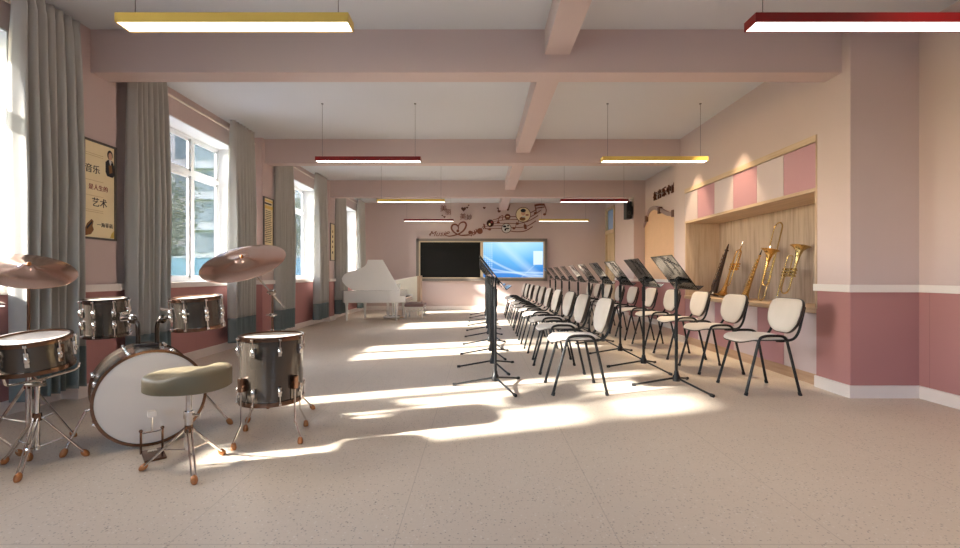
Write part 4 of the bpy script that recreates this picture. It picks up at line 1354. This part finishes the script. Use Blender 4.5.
for pts, w in (([(222, 332), (232, 276), (275, 248)], 0.02), ([(270, 308), (280, 250)], 0.02), ([(432, 395), (445, 330)], 0.018), ([(462, 345), (468, 310)], 0.018), ([(545, 395), (540, 345)], 0.02),
               ([(686, 222), (668, 130)], 0.025), ([(662, 130), (720, 118), (785, 118)], 0.06), ([(676, 162), (785, 146)], 0.03), ([(782, 118), (805, 180), (796, 236)], 0.024), ([(40, 350), (60, 400), (100, 418)], 0.022), ([(160, 300), (215, 290), (240, 262)], 0.018)):
    stroke('note_stem', [D2(*q) for q in pts], w, sub=3)
# round pictures
def medal(c, r, ring, face, label=None):
    dotd('medal_rim', c, r + 0.018, ring, dy=-0.016)
    return dotd('medal_picture', c, r, face, dy=-0.019)
medal(D2(525, 240), 0.20, 'decal_dark', 'poster_pale')
c = D2(525, 240)
def pic(name, c, dx, dz, r, ry, m, lay):
    T = basis(c - OFF + Vector((dx, 0, dz)), (1, 0, 0), (0, 0, 1), (0, -1, 0))
    MB().prism([(x, y * ry / r) for x, y in disc(r, 16)], 0.0, 0.019 + 0.002 * lay, T).build(name, m, md, flat=True)
pic('picture_shirt', c, -0.02, -0.12, 0.085, 0.055, 'ink_brown', 1)
pic('picture_face', c, 0.0, 0.05, 0.062, 0.075, 'skin', 2)
pic('picture_hair', c, 0.0, 0.115, 0.075, 0.05, 'ink', 3)
pic('picture_band', c, 0.01, -0.06, 0.06, 0.018, 'mirror_grey', 3)
pic('picture_arm', c, 0.11, -0.01, 0.05, 0.02, 'ink_red', 2)
medal(D2(320, 405), 0.125, 'decal_dark', 'mirror_grey')
c = D2(320, 405)
pic('picture_blot', c, -0.05, 0.05, 0.05, 0.03, 'ink', 1)
pic('picture_blot', c, 0.03, -0.01, 0.06, 0.02, 'ink', 1)
pic('picture_blot', c, -0.03, -0.04, 0.025, 0.04, 'screen_black', 1)
pic('picture_blot', c, 0.05, 0.07, 0.03, 0.02, 'screen_black', 1)
medal(D2(125, 345), 0.09, 'decal_dark', 'ebony')
c = D2(125, 345)
pic('picture_glow', c, -0.02, -0.03, 0.03, 0.035, 'poster', 1)
pic('picture_glow', c, 0.04, 0.03, 0.03, 0.03, 'ink_red', 1)
medal(D2(335, 265), 0.065, 'decal_dark', 'decal')
pic('picture_bar', D2(335, 265), 0.0, 0.0, 0.045, 0.012, 'poster_pale', 1)
# lettering
def lettering(name, body, c, size, label, m, xax=(1, 0, 0), zax=(0, -1, 0), depth=0.014, shear=0.0, parent=None, cat='wall lettering', sx=1.0):
    vs, fs = text_mesh(body, size, depth, shear)
    o = thing(name, label, cat, c) if parent is None else None
    T = basis((0, 0, 0) if parent is None else c, Vector(xax) * sx, (0, 0, 1), zax)
    T = T @ Matrix.Translation((0, 0, depth / 2))
    ob = MB().add(vs, fs, T).build(name if parent is not None else 'letters', m, parent if parent is not None else o, flat=True)
    return ob
lettering('script_word', 'Music', D1(165, 474) - OFF, 0.205, None, 'decal', shear=0.35, parent=md, sx=1.15)
stroke('script_tail', [D1(60, 490), D1(56, 478), D1(80, 466), D1(110, 470)], 0.018)
stroke('script_tail', [D1(255, 492), D1(240, 480), D1(255, 462), D1(290, 446), D1(300, 456), D1(280, 470), D1(255, 470)], 0.016)
def single(o, label, cat, group=None):
    return tag(o, label, cat, group)
def wall_word(body, c, size, label):
    vs, fs = text_mesh(body, size, 0.014)
    T = basis((0, 0, 0), (1, 0, 0), (0, 0, 1), (0, -1, 0)) @ Matrix.Translation((0, 0, 0.007))
    return tag(MB().add(vs, fs, T).build('wall_character', 'decal', loc=c, flat=True), label, 'wall lettering', 'brown wall characters')
wall_word('\u7f8e', D1(226, 168), 0.20, 'brown wall character at the upper left of the music decal')
wall_word('\u4e3d', D1(282, 212), 0.17, 'brown wall character just below right of the upper left one')
wall_word('\u7f8e', D1(462, 268), 0.19, 'brown wall character directly above the heart swirl')
wall_word('\u5999', D1(540, 276), 0.17, 'brown wall character right of the one above the heart swirl')
def heart(c, s, label, rot=0.0):
    pts = []
    for i in range(28):
        a = 2 * PI * i / 28
        x = 16 * math.sin(a) ** 3
        y = 13 * math.cos(a) - 5 * math.cos(2 * a) - 2 * math.cos(3 * a) - math.cos(4 * a)
        pts.append((x / 16 * s, y / 16 * s))
    T = basis((0, 0, 0), (1, 0, 0), (0, 0, 1), (0, -1, 0)) @ Matrix.Rotation(rot, 4, 'Z')
    return tag(MB().prism(pts, 0, 0.012, T).build('heart_decal', 'decal_dark', loc=c, flat=True), label, 'wall decal', 'small heart decals')
heart(D1(470, 172), 0.072, 'largest small brown heart between the upper wall characters')
heart(D1(514, 154), 0.034, 'small brown heart at the right shoulder of the largest heart', 0.2)
heart(D1(531, 126), 0.025, 'tiny brown heart topmost of the three near the beam')
heart(D1(211, 250), 0.024, 'tiny brown heart below the upper left wall characters')
heart(D1(237, 268), 0.034, 'small brown heart right of the tiny one under the wall characters')
heart(D1(722, 158), 0.040, 'single brown heart left of the long beam')
# loose note decals
o = thing('note_decal', 'small brown eighth note decal left of the long beam end', 'wall decal', D2(224, 182))
MB().prism(disc(0.045, 16), 0, 0.012, basis((0.02, 0, -0.03), (1, 0, 0), (0, 0, 1), (0, -1, 0))).build('note_head', 'decal_dark', o, flat=True)
MB().prism([(-0.045, 0.06), (-0.01, 0.07), (0.04, 0.02), (0.06, -0.03), (0.04, -0.03), (0.0, 0.02), (-0.045, 0.03)], 0, 0.012, basis((0, 0, 0), (1, 0, 0), (0, 0, 1), (0, -1, 0))).build('note_flag', 'decal_dark', o, flat=True)
o = thing('note_decal', 'dark slanted note decal right of the long beam end', 'wall decal', D2(352, 148))
MB().prism([(-0.04, -0.085), (-0.005, -0.085), (0.045, 0.085), (0.02, 0.085)], 0, 0.012, basis((0, 0, 0), (1, 0, 0), (0, 0, 1), (0, -1, 0))).build('note_stem', 'decal_dark', o, flat=True)
MB().prism(disc(0.03, 14), 0, 0.013, basis((-0.03, 0, -0.075), (1, 0, 0), (0, 0, 1), (0, -1, 0))).build('note_head', 'decal_dark', o, flat=True)

# ------------------------------------------------------------------ orange panel with the piano key wave, characters above it
YS = [9.93, 9.80, 9.63, 9.37, 9.11, 8.87, 8.64, 8.45, 8.2, 7.9, 7.6, 7.35, 7.17]
ZS = [2.10, 2.22, 2.375, 2.405, 2.34, 2.255, 2.185, 2.176, 2.22, 2.32, 2.37, 2.30, 2.20]
wp = thing('wave_panel', 'orange wall panel topped by a wavy piano key border', 'wall panel', (XR - 0.002, 8.55, RAIL1))
path = smooth_path([Vector((0, y - 8.55, z - RAIL1)) for y, z in zip(YS, ZS)], 6)
poly = [(q.y, q.z - 0.06) for q in path]
poly = poly + [(path[-1].y, 0.0), (path[0].y, 0.0)]
Tw = basis((0, 0, 0), (0, 1, 0), (0, 0, 1), (-1, 0, 0))
MB().prism(poly, 0, 0.02, Tw).build('felt', 'orange_panel', wp, flat=True)
rb = MB()
vs, fs = [], []
for q in path:
    for x, dz in ((0, -0.075), (0, 0.0), (-0.05, 0.0), (-0.05, -0.075)):
        vs.append((x, q.y, q.z + dz))
for i in range(len(path) - 1):
    for k in range(4):
        fs.append((i * 4 + k, i * 4 + (k + 1) % 4, i * 4 + 4 + (k + 1) % 4, i * 4 + 4 + k))
fs += [(0, 1, 2, 3), (len(vs) - 4, len(vs) - 1, len(vs) - 2, len(vs) - 3)]
rb.add(vs, fs).build('wave_border', 'ribbon', wp, flat=True)
for y in (9.78, 9.08, 8.42, 7.75):
    k = min(range(len(path)), key=lambda i: abs(path[i].y + 8.55 - y))
    q = path[k]
    MB().box(-0.062, 0.0, q.y - 0.05, q.y + 0.05, q.z - 0.115, q.z + 0.01).build('dark_key', 'decal_dark', wp, flat=True)
for chx, y, lab in (('\u5728', 9.37, 'brown wall character over the orange panel nearest the loudspeaker'), ('\u97f3', 9.14, 'second brown wall character from the loudspeaker over the orange panel'), ('\u4e50', 8.91, 'third brown wall character from the loudspeaker over the orange panel'), ('\u4e2d', 8.69, 'fourth brown wall character from the loudspeaker over the orange panel'), ('\u6210', 8.47, 'brown wall character half hidden behind the pink pier')):
    vs, fs = text_mesh(chx, 0.195, 0.02)
    T = basis((0, 0, 0), (0, -1, 0), (0, 0, 1), (-1, 0, 0)) @ Matrix.Translation((0, 0, 0.015))
    # bold strokes: a second, slightly shifted pair of the same letter shapes
    b = MB()
    for dx, dy in ((0, 0), (0.005, 0.0)):
        b.add([Vector(v_) + Vector((dx, dy, 0)) for v_ in vs], fs, T)
    tag(b.build('wall_character', 'decal', loc=(XR, y, 2.595), flat=True), lab, 'wall lettering', 'brown characters over the orange panel')

sp = thing('wall_speaker', 'black loudspeaker hung on the far pier beside a red lamp', 'loudspeaker', (3.33, 10.06, 2.22))
MB().rbox(-0.16, -0.04, -0.10, 0.10, 0.0, 0.38, 0.008).build('cabinet', 'speaker', sp)
MB().rbox(-0.15, -0.05, -0.108, -0.098, 0.015, 0.365, 0.004).build('grille_cloth', 'mesh', sp)
MB().lathe([(0.0001, -0.004), (0.02, 0.0), (0.036, 0.006), (0.04, 0.004), (0.04, -0.002)], 20, axisT((-0.10, -0.108, 0.12), (0, -1, 0))).build('woofer', 'speaker', sp)
MB().box(-0.045, 0.0, -0.03, 0.03, 0.1, 0.28).build('bracket', 'black', sp, flat=True)

# ------------------------------------------------------------------ posters on the window wall piers
def poster(label, yc, zc, w, h, paper):
    o = thing('framed_poster', label, 'poster', (XLP, yc, zc))
    f = 0.016
    fm = MB()
    for a in ((-w / 2, w / 2, -h / 2, -h / 2 + f), (-w / 2, w / 2, h / 2 - f, h / 2), (-w / 2, -w / 2 + f, -h / 2, h / 2), (w / 2 - f, w / 2, -h / 2, h / 2)):
        fm.box(0, 0.025, a[0], a[1], a[2], a[3])
    fm.build('frame', 'poster_frame', o, flat=True)
    MB().box(0, 0.012, -w / 2 + f, w / 2 - f, -h / 2 + f, h / 2 - f).build('print', paper, o, flat=True)
    return o, w - 2 * f, h - 2 * f
def pt_(w, h, u_, v_):
    return ((u_ - 0.5) * w, (0.5 - v_) * h)
def pword(o, body, w, h, u_, v_, size, m, name='lettering', sx=1.0):
    y, z = pt_(w, h, u_, v_)
    vs, fs = text_mesh(body, size, 0.002)
    T = basis((0.0135, y, z), (0, sx, 0), (0, 0, 1), (1, 0, 0))
    MB().add(vs, fs, T).build(name, m, o, flat=True)
def pblob(o, poly, w, h, m, name, lay=0):
    T = basis((0.0122, 0, 0), (0, 1, 0), (0, 0, 1), (1, 0, 0))
    MB().prism([pt_(w, h, *q) for q in poly], 0, 0.0012 + 0.0004 * lay, T).build(name, m, o, flat=True)
po, w, h = poster('tall yellowish framed poster with a dark portrait and large writing on the nearest pier', 3.915, 1.715, 0.345, 0.83, 'poster')
pword(po, '\u97f3\u4e50', w, h, 0.27, 0.29, 0.075, 'ink', sx=1.0)
pword(po, '\u662f\u4eba\u751f\u7684', w, h, 0.46, 0.475, 0.05, 'ink_red')
pword(po, '\u827a\u672f', w, h, 0.50, 0.635, 0.080, 'ink', sx=1.0)
pword(po, '\u4e00\u6d77\u83f2\u5179', w, h, 0.68, 0.865, 0.042, 'ink')
ell = lambda cx, cy, a, b, n=20: [(cx + a * math.cos(2 * PI * i / n), cy + b * math.sin(2 * PI * i / n)) for i in range(n)]
pblob(po, [(0.70, 0.17), (0.78, 0.14), (0.92, 0.14), (0.99, 0.19), (1.0, 0.30), (0.94, 0.325), (0.76, 0.32), (0.70, 0.28)], w, h, 'ink', 'portrait_coat', 0)
pblob(po, ell(0.85, 0.085, 0.09, 0.052), w, h, 'ink', 'portrait_hair', 1)
pblob(po, ell(0.855, 0.098, 0.062, 0.042), w, h, 'skin', 'portrait_face', 2)
pblob(po, [(0.82, 0.135), (0.89, 0.135), (0.90, 0.16), (0.86, 0.20), (0.82, 0.16)], w, h, 'mirror_grey', 'portrait_collar', 2)
pblob(po, [(0.80, 0.20), (0.90, 0.19), (0.93, 0.27), (0.83, 0.29)], w, h, 'ink_brown', 'portrait_hand', 2)
pblob(po, [(0.02, 0.93), (0.10, 0.86), (0.24, 0.81), (0.30, 0.83), (0.27, 0.88), (0.31, 0.92), (0.22, 0.97), (0.02, 0.99)], w, h, 'ink_brown', 'corner_violin', 0)
pblob(po, [(0.08, 0.90), (0.25, 0.83), (0.26, 0.85), (0.10, 0.92)], w, h, 'ink', 'corner_bow', 1)
pblob(po, [(0.86, 0.99), (0.90, 0.95), (0.96, 0.92), (0.99, 0.91), (0.99, 0.99)], w, h, 'yellow', 'corner_leaf', 0)
for v_ in (0.12, 0.14, 0.40, 0.56, 0.71, 0.73):
    pblob(po, [(0.03, v_), (0.62, v_ + 0.002), (0.62, v_ + 0.006), (0.03, v_ + 0.004)], w, h, mat('faint_stave_ink', (206, 180, 128), 0.7, var=0), 'faint_line', 0)
pq, w, h = poster('narrow framed poster with rows of small dark text between two windows', 7.04, 1.78, 0.32, 0.80, 'poster_pale')
pblob(pq, [(0.0, 0.03), (1, 0.03), (1, 0.06), (0, 0.06)], w, h, 'yellow', 'heading_band')
pblob(pq, [(0.08, 0.085), (0.85, 0.085), (0.85, 0.115), (0.08, 0.115)], w, h, 'ink', 'heading_line')
pblob(pq, [(0.0, 0.14), (1, 0.14), (1, 0.20), (0, 0.20)], w, h, 'yellow', 'heading_band')
random.seed(9)
for i in range(18):
    v_ = 0.24 + i * 0.036
    b = MB()
    T = basis((0.0122, 0, 0), (0, 1, 0), (0, 0, 1), (1, 0, 0))
    x = 0.12 + random.choice((0, 0.06))
    while x < 0.80:
        l = random.uniform(0.05, 0.16)
        b.prism([pt_(w, h, *q) for q in ((x, v_), (min(x + l, .86), v_), (min(x + l, .86), v_ + 0.014), (x, v_ + 0.014))], 0, 0.0012, T)
        x += l + 0.03
    b.build('text_row', 'ink', pq, flat=True)
pr, w, h = poster('small framed poster with a few dark marks on the pier nearest the piano', 10.10, 1.72, 0.31, 0.82, 'poster_pale')
for v_, m_ in ((0.18, 'ink_brown'), (0.32, 'ink'), (0.46, 'ink'), (0.60, 'ink_brown'), (0.76, 'ink')):
    pblob(pr, [(0.42, v_), (0.62, v_ - 0.015), (0.66, v_ + 0.05), (0.50, v_ + 0.065), (0.40, v_ + 0.04)], w, h, m_, 'ink_mark')
